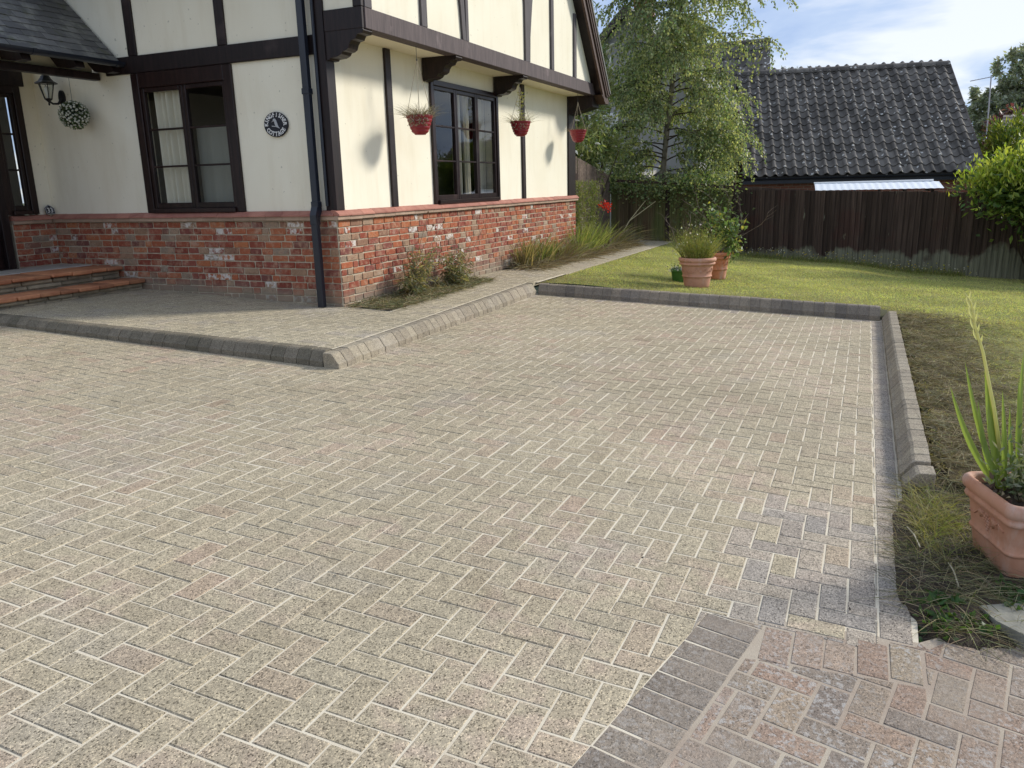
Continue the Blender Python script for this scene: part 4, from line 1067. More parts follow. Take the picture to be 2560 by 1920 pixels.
# white flower ball
FC = Vector((X0-.20, 7.33, 2.44)); fbt = thing('flower_ball', 'round ball of white artificial flowers hanging below the wall lantern', 'flower ball', FC)
n = 230; k_ = np.arange(n)+.5; ph = np.arccos(1-2*k_/n); th_ = PI*(1+5**.5)*k_
Dn = np.column_stack([np.cos(th_)*np.sin(ph), np.sin(th_)*np.sin(ph), np.cos(ph)])+rng.normal(0, .06, (n, 3)); Dn = norm(Dn)
mb = MB(); mb.lathe(FC, [(.125*math.sin(PI*k/10), -.125*math.cos(PI*k/10)) for k in range(11)], 16); mb.build('ball_core', NT('leaf_core').col((.02, .03, .015)).rough(.9).m, fbt)
mb = MB()
for d_ in Dn:
    c = FC+Vector(d_)*random.uniform(.138, .158); r_ = random.uniform(.012, .018)
    a = Vector(d_).orthogonal().normalized(); b = Vector(d_).cross(a)
    vs = [tuple(c+Vector(d_)*r_*.9)]+[tuple(c+(a*math.cos(2*PI*j/6)+b*math.sin(2*PI*j/6))*r_) for j in range(6)]+[tuple(c-Vector(d_)*r_*.8)]
    mb.add(vs, [(0, 1+j, 1+(j+1) % 6) for j in range(6)]+[(7, 1+(j+1) % 6, 1+j) for j in range(6)])
mb.build('flower', NT('white_petal').col((.60, .60, .50)).rough(.7).m, fbt, True, kind='stuff')
Pn = np.repeat(np.array(FC)[None], 700, 0)+norm(rng.normal(size=(700, 3)))*.125; Dd = norm(Pn-np.array(FC))+rng.normal(0, .5, (700, 3))
leaves('leaf', Pn, Dd, .05, .02, tint(700, (.10, .14, .06), .4), M_DRY, fbt, kind='stuff')
mb = MB(); mb.tube([(FC.x, FC.y, FC.z+.12), (FC.x, FC.y, 2.88)], .0022, 5); mb.build('hanging_wire', M_IRON, fbt)

# ------------------------------------------------------------------ hanging baskets
def basket(loc, drop, label, r=.15, chains=4, hook_z=3.062):
    x, y, z = loc            # centre of rim
    t = thing('hanging_basket', label, 'hanging basket', (x, y, z), 'red hanging baskets under the jetty')
    prof = [(.0, -.205), (.062, -.205), (.066, -.20)]
    H = .2; N_ = 5
    for k in range(N_):
        z0 = -.195+H*k/N_; f0 = ((k)/N_)**.62; f1 = ((k+1)/N_)**.62
        r0 = .068+(r-.068)*f0; r1 = .068+(r-.068)*f1
        prof += [(r0, z0), (r0+.003+.5*(r1-r0), z0+.012), (r1+.0035, z0+.030), (r1-.0005, z0+.0385)]
    prof += [(r+.006, .0), (r+.004, .006), (r-.008, .004), (r-.012, -.03), (0, -.035)]
    mb = MB(); mb.lathe((x, y, z), prof, 40); mb.build('pot', M_RED, t, True)
    mb = MB()
    top = Vector((x, y, hook_z-.16))
    for k in range(chains):
        a = 2*PI*k/chains+.5; mb.tube([(x+(r-.004)*math.cos(a), y+(r-.004)*math.sin(a), z-.005), (x+.03*math.cos(a), y+.03*math.sin(a), top.z-.12), tuple(top)], .0032, 5)
    mb.build('rope', M_ROPE, t)
    mb = MB(); mb.tube([tuple(top), (x, y, hook_z-.03), (x, y, hook_z+.003)], .003, 5); mb.tube([(x+.012*math.sin(q), y, top.z+.01+.012*math.cos(q)) for q in np.linspace(0, 5.5, 8)], .003, 5); mb.build('hook', M_IRON, t)
    return t, prof
HB = [((6.62, Y0-.37, 2.31), 'red ribbed hanging basket with withered trailing plants left of the large window', 460, (.24, .20, .12), (.33, .29, .19)),
      ((9.60, Y0-.37, 2.42), 'red ribbed hanging basket with yellow-green wisps right of the large window', 230, (.27, .25, .10), (.35, .30, .15)),
      ((12.22, Y0-.37, 2.43), 'red hanging basket with a few brown stems at the far end of the jetty', 90, (.27, .20, .11), (.3, .26, .16))]
for loc, lab, n, c1, c2 in HB:
    t, _ = basket(loc, 0, lab, chains=4 if n > 100 else 3)
    P = np.column_stack([loc[0]+rng.normal(0, .06, n), loc[1]+rng.normal(0, .06, n), np.full(n, loc[2]-.02)])
    D = np.column_stack([P[:, 0]-loc[0]+rng.normal(0, .03, n), P[:, 1]-loc[1]+rng.normal(0, .03, n), rng.uniform(.05, .22, n)])
    lab2 = {460: 'withered straw-coloured trailing plant in the basket left of the large window', 230: 'yellowish wispy plant in the basket right of the large window', 90: 'few dead brown stems in the basket at the far jetty end'}[n]
    pt = thing('basket_plant', lab2, 'plant', (loc[0], loc[1], loc[2]-.03))
    blades('stem', P, D, rng.uniform(.07, .27 if n > 100 else .15, n), .0042, tint(n, c1, .4, c2, .4), .55, M_DRY, pt, kind='stuff')
    if n > 100:
        q = 170 if n == 460 else 60
        a = rng.uniform(2.6, 4.4, q); P = np.column_stack([loc[0]+.16*np.cos(a), loc[1]+.14*np.sin(a), loc[2]+.01-rng.uniform(0, .12, q)])
        leaves('seed_head', P, rng.normal(size=(q, 3))+[0, 0, -.6], .022, .013, tint(q, (.42, .38, .28), .3, (.2, .17, .09), .4), M_DRY, pt, kind='stuff')
    if n == 230:
        q = 130; P = np.column_stack([loc[0]+.03+rng.normal(0, .025, q), loc[1]+rng.normal(0, .03, q), loc[2]+rng.uniform(0, .42, q)])
        leaves('leaf', P, rng.normal(size=(q, 3))+[0, 0, .5], .03, .016, tint(q, (.30, .31, .10), .3), M_LEAF, pt, kind='stuff')

# ------------------------------------------------------------------ pots on the lawn
def round_pot(loc, R, rb, H, m, label, bands=True):
    t = thing('flower_pot', label, 'flower pot', loc)
    k = H
    prof = [(0, 0), (rb-.01, 0), (rb, .012*k)]
    body = lambda f: rb+(R*.90-rb)*f**.9
    for f in (.1, .2, .3): prof.append((body(f), f*k))
    prof += [(body(.36), .36*k), (body(.37)+.010, .372*k), (body(.39)+.012, .388*k), (body(.41)+.006, .405*k), (body(.42), .42*k)]
    for f in (.5, .6, .7, .74): prof.append((body(f), f*k))
    prof += [(R*.90, .755*k), (R*.955, .775*k), (R*.97, .80*k), (R*.955, .825*k), (R*.925, .84*k), (R*.93, .86*k), (R*.985, .875*k), (R*1.01, .90*k), (R*1.015, .935*k), (R*1.0, .97*k), (R*.96, .995*k), (R*.90, 1.0*k), (R*.86, .97*k), (R*.83, .90*k)]
    mb = MB(); mb.lathe(loc, prof, 44); mb.build('pot_body', m, t, True)
    mb = MB(); mb.lathe((loc[0], loc[1], loc[2]), [(R*.84, .90*k), (R*.4, .92*k), (0, .93*k)], 20); mb.build('potting_soil', M_SOIL, t)
    # raised relief band
    mb = MB()
    for q in range(34):
        a0 = 2*PI*q/34; f = .58+.05*math.sin(q*1.9); pts = []
        for s_ in range(7):
            a = a0+.17*s_/6; ff = f+.035*math.sin(s_*1.05+q); r = body(ff)+.002; pts.append((loc[0]+r*math.cos(a), loc[1]+r*math.sin(a), loc[2]+ff*k))
        mb.tube(pts, .0042, 5)
    mb.build('relief', m, t, kind='stuff'); return t
P1 = (9.93, .91, zlawn(9.93, .91)-.005); P2 = (11.20, .83, zlawn(11.2, .83)-.005)
round_pot(P1, .265, .175, .435, M_TERRA, 'large pale terracotta pot with rolled rim standing in front on the lawn')
round_pot(P2, .20, .13, .43, M_TERRA2, 'smaller orange terracotta pot standing half hidden behind the large pot')
GP = (10.45, 1.28, zlawn(10.45, 1.28)-.005); gpt = thing('flower_pot', 'low bright green plastic pot beside the large terracotta pot', 'flower pot', GP)
mb = MB(); mb.lathe(GP, [(0, 0), (.09, 0), (.095, .01), (.115, .15), (.118, .155), (.125, .158), (.125, .19), (.118, .192), (.11, .16), (0, .16)], 28); mb.build('pot_body', M_GREENPOT, gpt, True)
wp = thing('bedding_plant', 'small white-flowered plant growing in the green plastic pot', 'plant', (GP[0], GP[1], GP[2]+.16)); n = 260
P = np.column_stack([GP[0]+rng.normal(0, .06, n), GP[1]+rng.normal(0, .06, n), GP[2]+.17+np.abs(rng.normal(0, .04, n))])
leaves('flower', P[:150], rng.normal(size=(150, 3)), .022, .022, tint(150, (.68, .68, .62), .15), M_DRY, wp, kind='stuff'); leaves('leaf', P[150:], rng.normal(size=(110, 3)), .03, .016, tint(110, (.07, .13, .035), .3), M_LEAF, wp, kind='stuff')
# feathery daisy plant
dz = thing('daisy_plant', 'feathery yellow-green daisy plant with small white flowers in the large pot', 'plant', (P1[0], P1[1], P1[2]+.40))
n = 420; a = rng.uniform(0, 2*PI, n); r = .2*np.sqrt(rng.random(n))
P = np.column_stack([P1[0]+r*np.cos(a), P1[1]+r*np.sin(a), np.full(n, P1[2]+.395)])
D = np.column_stack([np.cos(a)*r*2.2+rng.normal(0, .2, n), np.sin(a)*r*2.2+rng.normal(0, .2, n), np.ones(n)])
Ls = rng.uniform(.22, .56, n); blades('stem', P, D, Ls, .0065, tint(n, (.20, .23, .06), .3, (.35, .32, .13), .3), .25, M_GRASS, dz, kind='stuff')
k = rng.integers(0, n, 2600); f = rng.uniform(.25, 1.0, 2600); Q = P[k]+norm(D)[k]*(Ls[k]*f)[:, None]+rng.normal(0, .012, (2600, 3))
leaves('leaf', Q, rng.normal(size=(2600, 3))+[0, 0, .6], .035, .009, tint(2600, (.16, .20, .05), .35, (.28, .27, .08), .35), M_LEAF, dz, kind='stuff')
q = 34; k = rng.integers(0, n, q); Q = P[k]+norm(D)[k]*(Ls[k]*1.0)[:, None]; Q[:14] = np.column_stack([P1[0]-.1+rng.normal(0, .07, 14), P1[1]+.25+rng.normal(0, .05, 14), P1[2]+.55+rng.uniform(-.1, .12, 14)])
leaves('flower', Q, rng.normal(size=(q, 3)), .032, .03, tint(q, (.75, .74, .66), .1), M_DRY, dz, kind='stuff')
# dead twiggy stems
tw = MB()
def twigs(mb, base, d, L, r, depth):
    p = Vector(base); pts = [tuple(p)]; d = Vector(d).normalized()
    for i in range(4):
        d = (d+Vector((random.gauss(0, .16), random.gauss(0, .16), random.gauss(.02, .1)))).normalized(); p = p+d*L/4; pts.append(tuple(p))
        if depth and i > 0 and random.random() < .85: twigs(mb, p, d+Vector((random.gauss(0, .7), random.gauss(0, .7), .2)), L*.5, r*.6, depth-1)
    mb.tube(pts, [r*(1-.18*i) for i in range(5)], 4, False)
for _ in range(4): twigs(tw, (P1[0]+.05+random.gauss(0, .05), P1[1]+.05+random.gauss(0, .07), P1[2]+.4), (random.gauss(0, .25), .2, 1), .5, .006, 2)
tw.build('dead_twig', NT('grey_twig').col((.17, .13, .10)).rough(.9).m, dz, kind='stuff')
# broad-leaved bush in the rear pot
rb_ = thing('pot_shrub', 'broad-leaved shrub with bare woody stems in the orange pot', 'shrub', (P2[0], P2[1], P2[2]+.4)); wd = MB()
for dd in ((.1, -.30, 1), (-.15, -.05, 1), (.05, .2, .9), (0, -.55, .8), (.1, -.1, 1)): twigs(wd, (P2[0]+random.gauss(0, .04), P2[1]+random.gauss(0, .04), P2[2]+.38), dd, .75, .009, 2)
wd.build('branch', NT('woody_stem').col((.20, .15, .12)).rough(.9).m, rb_, kind='stuff')
n = 640; c0 = np.array([(P2[0], P2[1]-.16, P2[2]+.62), (P2[0]-.05, P2[1]-.2, P2[2]+.86), (P2[0], P2[1]+.1, P2[2]+.98), (P2[0], P2[1]-.2, P2[2]+.50), (P2[0], P2[1]-.05, P2[2]+.74)])[rng.integers(0, 5, n)]
P = c0+rng.normal(0, .095, (n, 3)); leaves('leaf', P, rng.normal(size=(n, 3))+[0, 0, -.2], rng.uniform(.05, .10, n), rng.uniform(.035, .06, n), tint(n, (.15, .22, .085), .35, (.40, .38, .10), .12), M_LEAF, rb_, kind='stuff')

# ------------------------------------------------------------------ square planter at the right edge
th_ = math.atan2(.14, .40); PA = Vector((1.675, -1.885)); ex = Vector((math.cos(th_), math.sin(th_))); ey = Vector((math.sin(th_), -math.cos(th_)))
RW = .425; PCn = PA+ex*RW/2+ey*RW/2; zb = zd(*PCn)+.0; HP = .375
pl = thing('planter', 'square terracotta planter with moulded grape relief at the right edge', 'planter', (PCn.x, PCn.y, zb))
def rsq(w, rad, z, n=7):
    o = []; h = w/2; rad = min(rad, h*.98)
    for cx, cy, a0 in ((h-rad, h-rad, 0), (-h+rad, h-rad, 90), (-h+rad, -h+rad, 180), (h-rad, -h+rad, 270)):
        for k in range(n):
            a = math.radians(a0+90*k/(n-1)); u, v = cx+rad*math.cos(a), cy+rad*math.sin(a)
            p = PCn+ex*u+ey*v; o.append((p.x, p.y, zb+z))
    return o
def loft(rings, mb, capb=True, capt=False):
    n = len(rings[0]); base = len(mb.v); mb.v += [v for r in rings for v in r]
    for i in range(len(rings)-1):
        for j in range(n): mb.f.append((base+i*n+j, base+i*n+(j+1) % n, base+(i+1)*n+(j+1) % n, base+(i+1)*n+j))
    if capb: mb.f.append(tuple(base+j for j in range(n)))
    if capt: mb.f.append(tuple(base+(len(rings)-1)*n+j for j in range(n)))
wz = lambda z: .315+(.385-.315)*(z/.29)
R_ = [(wz(0)-.01, 0), (wz(0), .006)]+[(wz(z), z) for z in (.05, .10, .135)]+[(wz(.14), .14), (wz(.145)+.010, .144), (wz(.15)+.016, .151), (wz(.158)+.010, .158), (wz(.162), .162)]+[(wz(z), z) for z in (.2, .24, .27)]
R_ += [(.388, .276), (.406, .282), (.414, .292), (.410, .302), (.400, .308), (.404, .313), (.424, .322), (.434, .338), (.434, .352), (.426, .366), (.408, .375), (.388, .374), (.372, .364), (.366, .345), (.36, .31)]
mb = MB(); loft([rsq(w, .042, z) for w, z in R_], mb); mb.build('planter_body', M_TERRA3, pl, True)
mb = MB(); loft([rsq(.368, .05, .33), rsq(.2, .05, .345), rsq(.02, .008, .348)], mb, False, True); mb.build('potting_soil', M_SOIL, pl, True)
rel = MB()
def onface(face, u, z, d_=.002):
    w = wz(z)/2+d_; p = PCn+(ey*-w+ex*u if face == 0 else ex*-w+ey*u); return (p.x, p.y, zb+z)
for face, uc in ((0, .0), (1, .0), (1, .11)):
    for r in range(6):
        for k in range(4-abs(r-2) if r < 5 else 1):
            u = uc+.016*(k-(3-abs(r-2))/2); z = .255-.013*r; c = Vector(onface(face, u, z, .0)); rel.lathe(tuple(c), [(0, -.008), (.006, -.005), (.008, 0), (.006, .005), (0, .008)], 7)
    for lx, lz, sc in ((-.055, .25, 1), (.05, .255, .8)):
        q = []
        for k in range(14):
            a = 2*PI*k/14; rr = .028*sc*(1+.28*math.cos(5*a)); q.append((uc+lx+rr*math.cos(a), min(.272, lz-.01+rr*.8*math.sin(a))))
        b0 = [onface(face, *p, 0.0) for p in q]; b1 = [onface(face, *p, .004) for p in q]; m_ = len(q)
        rel.add(b0+b1, [(i, (i+1) % m_, m_+(i+1) % m_, m_+i) for i in range(m_)]+[tuple(range(m_, 2*m_))])
    rel.tube([onface(face, uc-.13+.04*k, .235+.02*math.sin(k*1.7), .001) for k in range(8)], .004, 5)
rel.build('grape_relief', M_TERRA3, pl, True, kind='stuff')
GB = Vector((1.97, -1.90, zb+.34))
gl = thing('gladiolus', 'tall sword-leaved gladiolus with a pale drying flower stalk in the square planter', 'plant', GB)
def sword(mb, base, tip, w, bow=(0, 0, 0), n=7, keel=.25):
    b, t = Vector(base), Vector(tip); d = (t-b); side = d.cross(Vector((_fwd.x, _fwd.y, 0))).normalized(); side = (side+Vector((0, 0, 0))).normalized(); nrm = d.cross(side).normalized()
    vs = []
    for i in range(n+1):
        s = i/n; c = b+d*s+Vector(bow)*math.sin(PI*s)*(1-.2*s); wi = w*(.75+.5*s if s < .45 else (1-(s-.45)/.55)**.7*.975)
        vs += [tuple(c-side*wi/2), tuple(c+nrm*wi*keel), tuple(c+side*wi/2)]
    mb.add(vs, [q for i in range(n) for q in ((3*i, 3*i+1, 3*i+4, 3*i+3), (3*i+1, 3*i+2, 3*i+5, 3*i+4))])
def swordmat(name, a, b):
    t = NT(name); p = t.pos(); c = t.mix(t.noise(t.mapv(p, (160, 160, 4)), 1, 2), a, b); t.col(c).rough(.42, .4)
    tl = t.n('ShaderNodeBsdfTranslucent'); t.l(t.mix(1.0, c, (1.5, 1.5, .6), 'MULTIPLY'), tl.inputs[0]); ms = t.n('ShaderNodeMixShader'); ms.inputs[0].default_value = .42
    t.l(t.b.outputs[0], ms.inputs[1]); t.l(tl.outputs[0], ms.inputs[2]); t.l(ms.outputs[0], t.o.inputs[0]); return t.m
M_SWORD = swordmat('sword_leaf', (.20, .285, .065), (.30, .37, .11)); M_STALK = swordmat('pale_stalk', (.55, .54, .28), (.66, .63, .38))
for tip, w, bow, bs in (((1.97, -1.655, .645), .040, (0, .025, 0), 0), ((1.98, -1.70, .755), .036, (0, .02, 0), -.015), ((2.03, -1.775, .79), .042, (0, .012, 0), -.01), ((1.96, -1.845, .645), .036, (0, -.005, 0), -.02), ((2.02, -1.80, .70), .038, (0, .01, 0), -.015), ((1.95, -1.76, .60), .036, (0, .015, 0), 0), ((2.04, -1.83, .60), .03, (0, 0, 0), -.02),
                        ((2.04, -1.915, .80), .040, (0, .01, 0), -.075), ((2.0, -1.885, .575), .030, (0, .012, 0), -.07), ((1.98, -1.90, .69), .030, (0, .005, 0), -.085), ((2.05, -1.95, .82), .040, (0, .0, 0), -.10), ((2.06, -2.0, .72), .038, (0, -.01, 0), -.11), ((2.0, -1.98, .6), .034, (0, -.01, 0), -.1)):
    mb = MB(); sword(mb, (GB.x+random.gauss(0, .012), GB.y+.02+bs, GB.z-.01), tip, w*.74, bow); mb.build('sword_leaf', M_SWORD, gl, True)
mb = MB(); sp_ = [(2.0, -1.885, .30), (2.0, -1.83, .55), (2.0, -1.765, .79), (2.0, -1.725, .90), (2.0, -1.71, .97), (2.0, -1.70, 1.0), (2.0, -1.675, 1.035)]
mb.tube(sp_, [.008, .0075, .006, .005, .004, .003, .0012], 7)
for i, z in enumerate(np.linspace(.84, 1.02, 9)):
    yy = np.interp(z, [p[2] for p in sp_], [p[1] for p in sp_]); sd = 1 if i % 2 else -1
    sword(mb, (2.0, yy, z-.02), (2.0, yy+.014*sd+.006, z+.028), .011, (0, .004*sd, 0), 4)
mb.build('flower_stalk', M_STALK, gl, True)
gp_ = thing('grey_leaf_plant', 'low grey-green leafy plant under the gladiolus in the square planter', 'plant', (1.88, -2.0, zb+.34)); n = 900
P = np.column_stack([1.93+rng.normal(0, .06, n), -1.985+rng.normal(0, .065, n), zb+.36+np.abs(rng.normal(0, .10, n))])
leaves('leaf', P, rng.normal(size=(n, 3))+[0, 0, .4], rng.uniform(.02, .05, n), rng.uniform(.008, .018, n), tint(n, (.20, .25, .13), .3, (.33, .34, .24), .3), M_LEAF, gp_, kind='stuff')
n = 240; P = np.column_stack([PCn.x+rng.uniform(-.17, .17, n), PCn.y+rng.uniform(-.17, .17, n), zb+.345+np.abs(rng.normal(0, .025, n))])
leaves('dead_leaves', P, rng.normal(size=(n, 3)), rng.uniform(.02, .05, n), .02, tint(n, (.10, .07, .045), .4, (.25, .2, .12), .3), M_DRY, None, kind='stuff')
# loose slab on the soil
sc = Vector((1.38, -1.885)); mb = MB(); q = [(1.405, -1.775), (1.30, -1.815), (1.22, -1.93), (1.35, -2.06), (1.50, -2.0), (1.49, -1.90)]
mb.prism([(a, b) for a, b in q], lambda p, t: (p[0]+(.008 if t > .03 else 0)*(sc.x-p[0])*2, p[1], zd(*p)+t+.004*math.sin(p[0]*40)), .0, .055)
mb.build('stone_slab', simple('grey_slab', (.17, .165, .135), (.25, .24, .195), 14, .95, .6, 90, .004, 0), None, label='broken grey concrete slab lying in the soil in front of the planter', cat='slab')
# twigs and leaves fallen on soil and paving
for (a, b, m_, lb) in (((2.12, -1.56), (1.88, -1.60), (.5, .45, .33), 'longest pale dry stalk lying on the dead grass left of the planter'), ((2.35, -1.57), (2.12, -1.60), (.35, .28, .16), 'brownish dry stalk lying on the soil near the end stone of the kerb'), ((1.75, -1.70), (1.55, -1.72), (.5, .44, .3), 'pale dry stalk lying on the dead grass just below the planter foot')):
    mb = MB(); za, zb2 = zsoil(*a)+.012, zsoil(*b)+.012; mb.tube([(*a, za), ((a[0]+b[0])/2+.006, (a[1]+b[1])/2, (za+zb2)/2+.012), (*b, zb2)], .003, 5)
    mb.build('dry_stalk', NT('dry_straw').col(m_).rough(.9).m, None, label=lb, cat='stalk', group='dry stalks on the soil')
for a, b in ((1.30, -.51), (.60, .55), (.86, 1.15), (2.3, -.45), (4.3, .9), (1.25, -1.33)):
    mb = MB(); c = Vector((a, b, zd(a, b)+.004)); t_ = random.uniform(0, 6); mb.add([tuple(c+Vector((r*math.cos(t_+q), r*.5*math.sin(t_+q), random.uniform(.0, .006)))) for q, r in ((0, .012), (1.2, .008), (2.6, .010), (3.4, .013), (4.7, .007))], [(0, 1, 2, 3, 4)])
    mb.build('leaf_scrap', NT('dead_leaf').col((.035, .025, .018)).rough(.9).m, None, label='tiny dark scrap of dead leaf lying on the block paving', cat='leaf', group='leaf scraps on the driveway')

# ------------------------------------------------------------------ plants in the beds
def bedplant(name, label, c, n, L, spread, c1, c2, wd, bend, p=.35, cat='plant', up=1.0, m=None):
    z = zp(c[0], c[1])+.01; t = thing(name, label, cat, (c[0], c[1], z))
    P = np.column_stack([c[0]+rng.normal(0, spread, n), c[1]+rng.normal(0, spread*.7, n), np.full(n, z)])
    D = np.column_stack([(P[:, 0]-c[0])*1.6+rng.normal(0, .22, n), (P[:, 1]-c[1])*1.6-.08+rng.normal(0, .22, n), np.full(n, up)])
    blades('leaf', P, D, rng.uniform(L[0], L[1], n), wd, tint(n, c1, .3, c2, p), bend, m or M_GRASS, t, kind='stuff'); return t, z
def wilted(c, label, n, sx, h):
    z = zp(c[0], c[1])+.01; t = thing('wilted_plant', label, 'plant', (c[0], c[1], z)); mb = MB(); ends = []
    for _ in range(26):
        b = Vector((c[0]+random.gauss(0, sx*.4), c[1]+random.gauss(0, .05), z)); tp = b+Vector((random.gauss(.06, sx*1.1), random.gauss(-.05, .10), random.uniform(.25, 1.15)*h))
        mb.tube([tuple(b), tuple((b+tp)/2+Vector((random.gauss(0, .03), 0, .03))), tuple(tp)], [.005, .004, .002], 5); ends.append((b, tp))
    mb.build('stem', NT('dry_stem').col((.16, .13, .065)).rough(.9).m, t, kind='stuff')
    k = rng.integers(0, 26, n); f = rng.uniform(.12, 1, n)
    P = np.array([np.array(ends[i][0].lerp(ends[i][1], g)) for i, g in zip(k, f)])+rng.normal(0, .028, (n, 3)); P[:, 2] = np.maximum(P[:, 2], z)
    leaves('leaf', P, rng.normal(size=(n, 3))*[1, 1, .6]+[0, 0, -.35], rng.uniform(.05, .12, n), rng.uniform(.010, .02, n), tint(n, (.19, .205, .105), .4, (.33, .285, .165), .45), M_LEAF, t, kind='stuff')
    return t, z, ends
def tallstem(t, pts, heads=True):
    mb = MB(); mb.tube(pts, [.004, .0035, .003, .0025][:len(pts)], 5)
    if heads: mb.lathe(pts[-1], [(0, -.02), (.012, -.012), (.014, 0), (.009, .012), (0, .018)], 8)
    mb.build('seed_stem', NT('seed_stem').col((.17, .10, .055)).rough(.9).m, t)
t, z, _ = wilted((6.45, 3.62), 'wilted grey-green plant with brown seed stems nearest the house corner', 1500, .16, .50)
for a, b in (((.05, 0, .3), (.55, -.02, .80)), ((.08, .02, .3), (.62, .08, .95)), ((.1, .0, .3), (.86, .0, .82))): tallstem(t, [(6.45, 3.62, z), (6.45+a[0], 3.62+a[1], z+a[2]), (6.45+b[0], 3.62+b[1], z+b[2])])
t, z, _ = wilted((7.55, 3.66), 'second wilted plant with straw-coloured stems under the large window', 1300, .15, .44)
for a, b in (((.1, 0, .25), (.1, 0, .62)), ((.4, -.02, .25), (1.05, -.04, .80)), ((.3, -.02, .3), (.72, 0, .62))): tallstem(t, [(7.55, 3.66, z), (7.55+a[0], 3.66+a[1], z+a[2]), (7.55+b[0], 3.66+b[1], z+b[2])], False)
n = 5200; xs = rng.uniform(5.44, 8.35, n); ys = rng.uniform(3.28, 3.84, n); kk = ys > 3.30+.06*(xs-6.5); xs, ys = xs[kk], ys[kk]; n = len(xs)
P = np.column_stack([xs, ys, zp(xs, ys)+.018]); D = np.column_stack([rng.normal(0, 1, (n, 2)), rng.uniform(.0, .5, n)])
blades('dead_leaves', P, D, rng.uniform(.05, .17, n), .008, tint(n, (.29, .245, .135), .4, (.14, .15, .065), .4), .4, M_DRY, kind='stuff')
G1, G2, BR = (.19, .24, .075), (.29, .30, .12), (.36, .29, .16)
bedplant('crocosmia', 'clump of browning sword leaves against the brick wall, nearest of the grassy clumps', (10.05, 3.68), 150, (.3, .62), .10, (.16, .17, .06), BR, .020, .22, .45)
bedplant('crocosmia', 'green and brown sword-leaved clump second along the wall bed', (10.75, 3.66), 170, (.3, .66), .13, G1, BR, .019, .25, .4)
bedplant('crocosmia', 'straw-coloured drooping leaf clump in the middle of the wall bed', (11.7, 3.66), 240, (.3, .65), .2, (.26, .22, .115), G2, .016, .6, .3, m=M_DRY)
bedplant('crocosmia', 'bright green upright sword-leaved clump at the far brick corner', (12.85, 3.66), 200, (.4, .78), .15, (.22, .28, .085), G2, .020, .25, .4)
t, z = bedplant('crocosmia', 'tall green clump with one red flower head by the side fence', (13.9, 3.74), 180, (.4, .8), .15, G1, G2, .018, .3, .4)
mb = MB(); hx, hy, hz = 14.25, 3.60, 1.06; mb.tube([(13.95, 3.74, z), (14.1, 3.66, z+.55), (hx, hy, hz)], .004, 5); mb.build('flower_stem', M_SWORD, t)
n = 90; P = np.column_stack([hx+rng.normal(0, .07, n), hy+rng.normal(0, .075, n), hz+rng.normal(0, .045, n)]); leaves('flower', P, rng.normal(size=(n, 3)), .055, .03, tint(n, (.58, .035, .02), .25), M_LEAF, t, kind='stuff')
bedplant('crocosmia', 'dried straw clump leaning over the end of the path', (14.9, 3.72), 260, (.35, .8), .24, (.27, .225, .12), (.2, .2, .08), .015, .7, .3, m=M_DRY)
n = 4200; xs = rng.uniform(9.7, 15.6, n); ys = 3.5+.12*rng.normal(size=n)-.02*(xs-12)
P = np.column_stack([xs, ys, zp(xs, ys)+.02]); D = np.column_stack([rng.normal(0, 1, n), rng.normal(-.3, .8, n), rng.uniform(.0, .9, n)])
blades('dead_leaves', P, D, rng.uniform(.1, .4, n), .010, tint(n, (.28, .225, .125), .35, (.15, .12, .065), .3), .7, M_DRY, kind='stuff')
# feathery weed in front of the side fence
fw = thing('feathery_weed', 'tall feathery green weed growing between the house corner and the side fence', 'weed', (13.6, 3.95, zp(13.6, 3.95)))
n = 3600; cx = np.where(rng.random(n) < .5, 13.55, 14.35)+rng.normal(0, .11, n); hh = rng.uniform(.1, 1.35, n)
P = np.column_stack([cx+.08*hh, 3.95+rng.normal(0, .08, n), .2+hh]); leaves('leaf', P, rng.normal(size=(n, 3))+[0, 0, .5], .075, .012, tint(n, (.16, .20, .055), .3, (.24, .25, .09), .3), M_LEAF, fw, kind='stuff')
mb = MB(); [mb.tube([(x_, 3.95, .2), (x_+.1, 3.95, 1.55)], [.008, .003], 5) for x_ in (13.5, 13.6, 14.3, 14.4)]; mb.build('stem', M_SWORD, fw, kind='stuff')
ds = thing('dry_grass_stems', 'two long straw-coloured stems leaning out in front of the green fence', 'plant', (15.4, 3.6, .2))
for a in ((15.7, 3.15, 1.12), (15.8, 2.95, 1.10)): mb = MB(); mb.tube([(15.35, 3.68, .25), (15.5, 3.45, .7), a], [.012, .011, .006], 5); mb.build('stem', NT('straw_stem').col((.42, .37, .22)).rough(.9).m, ds)

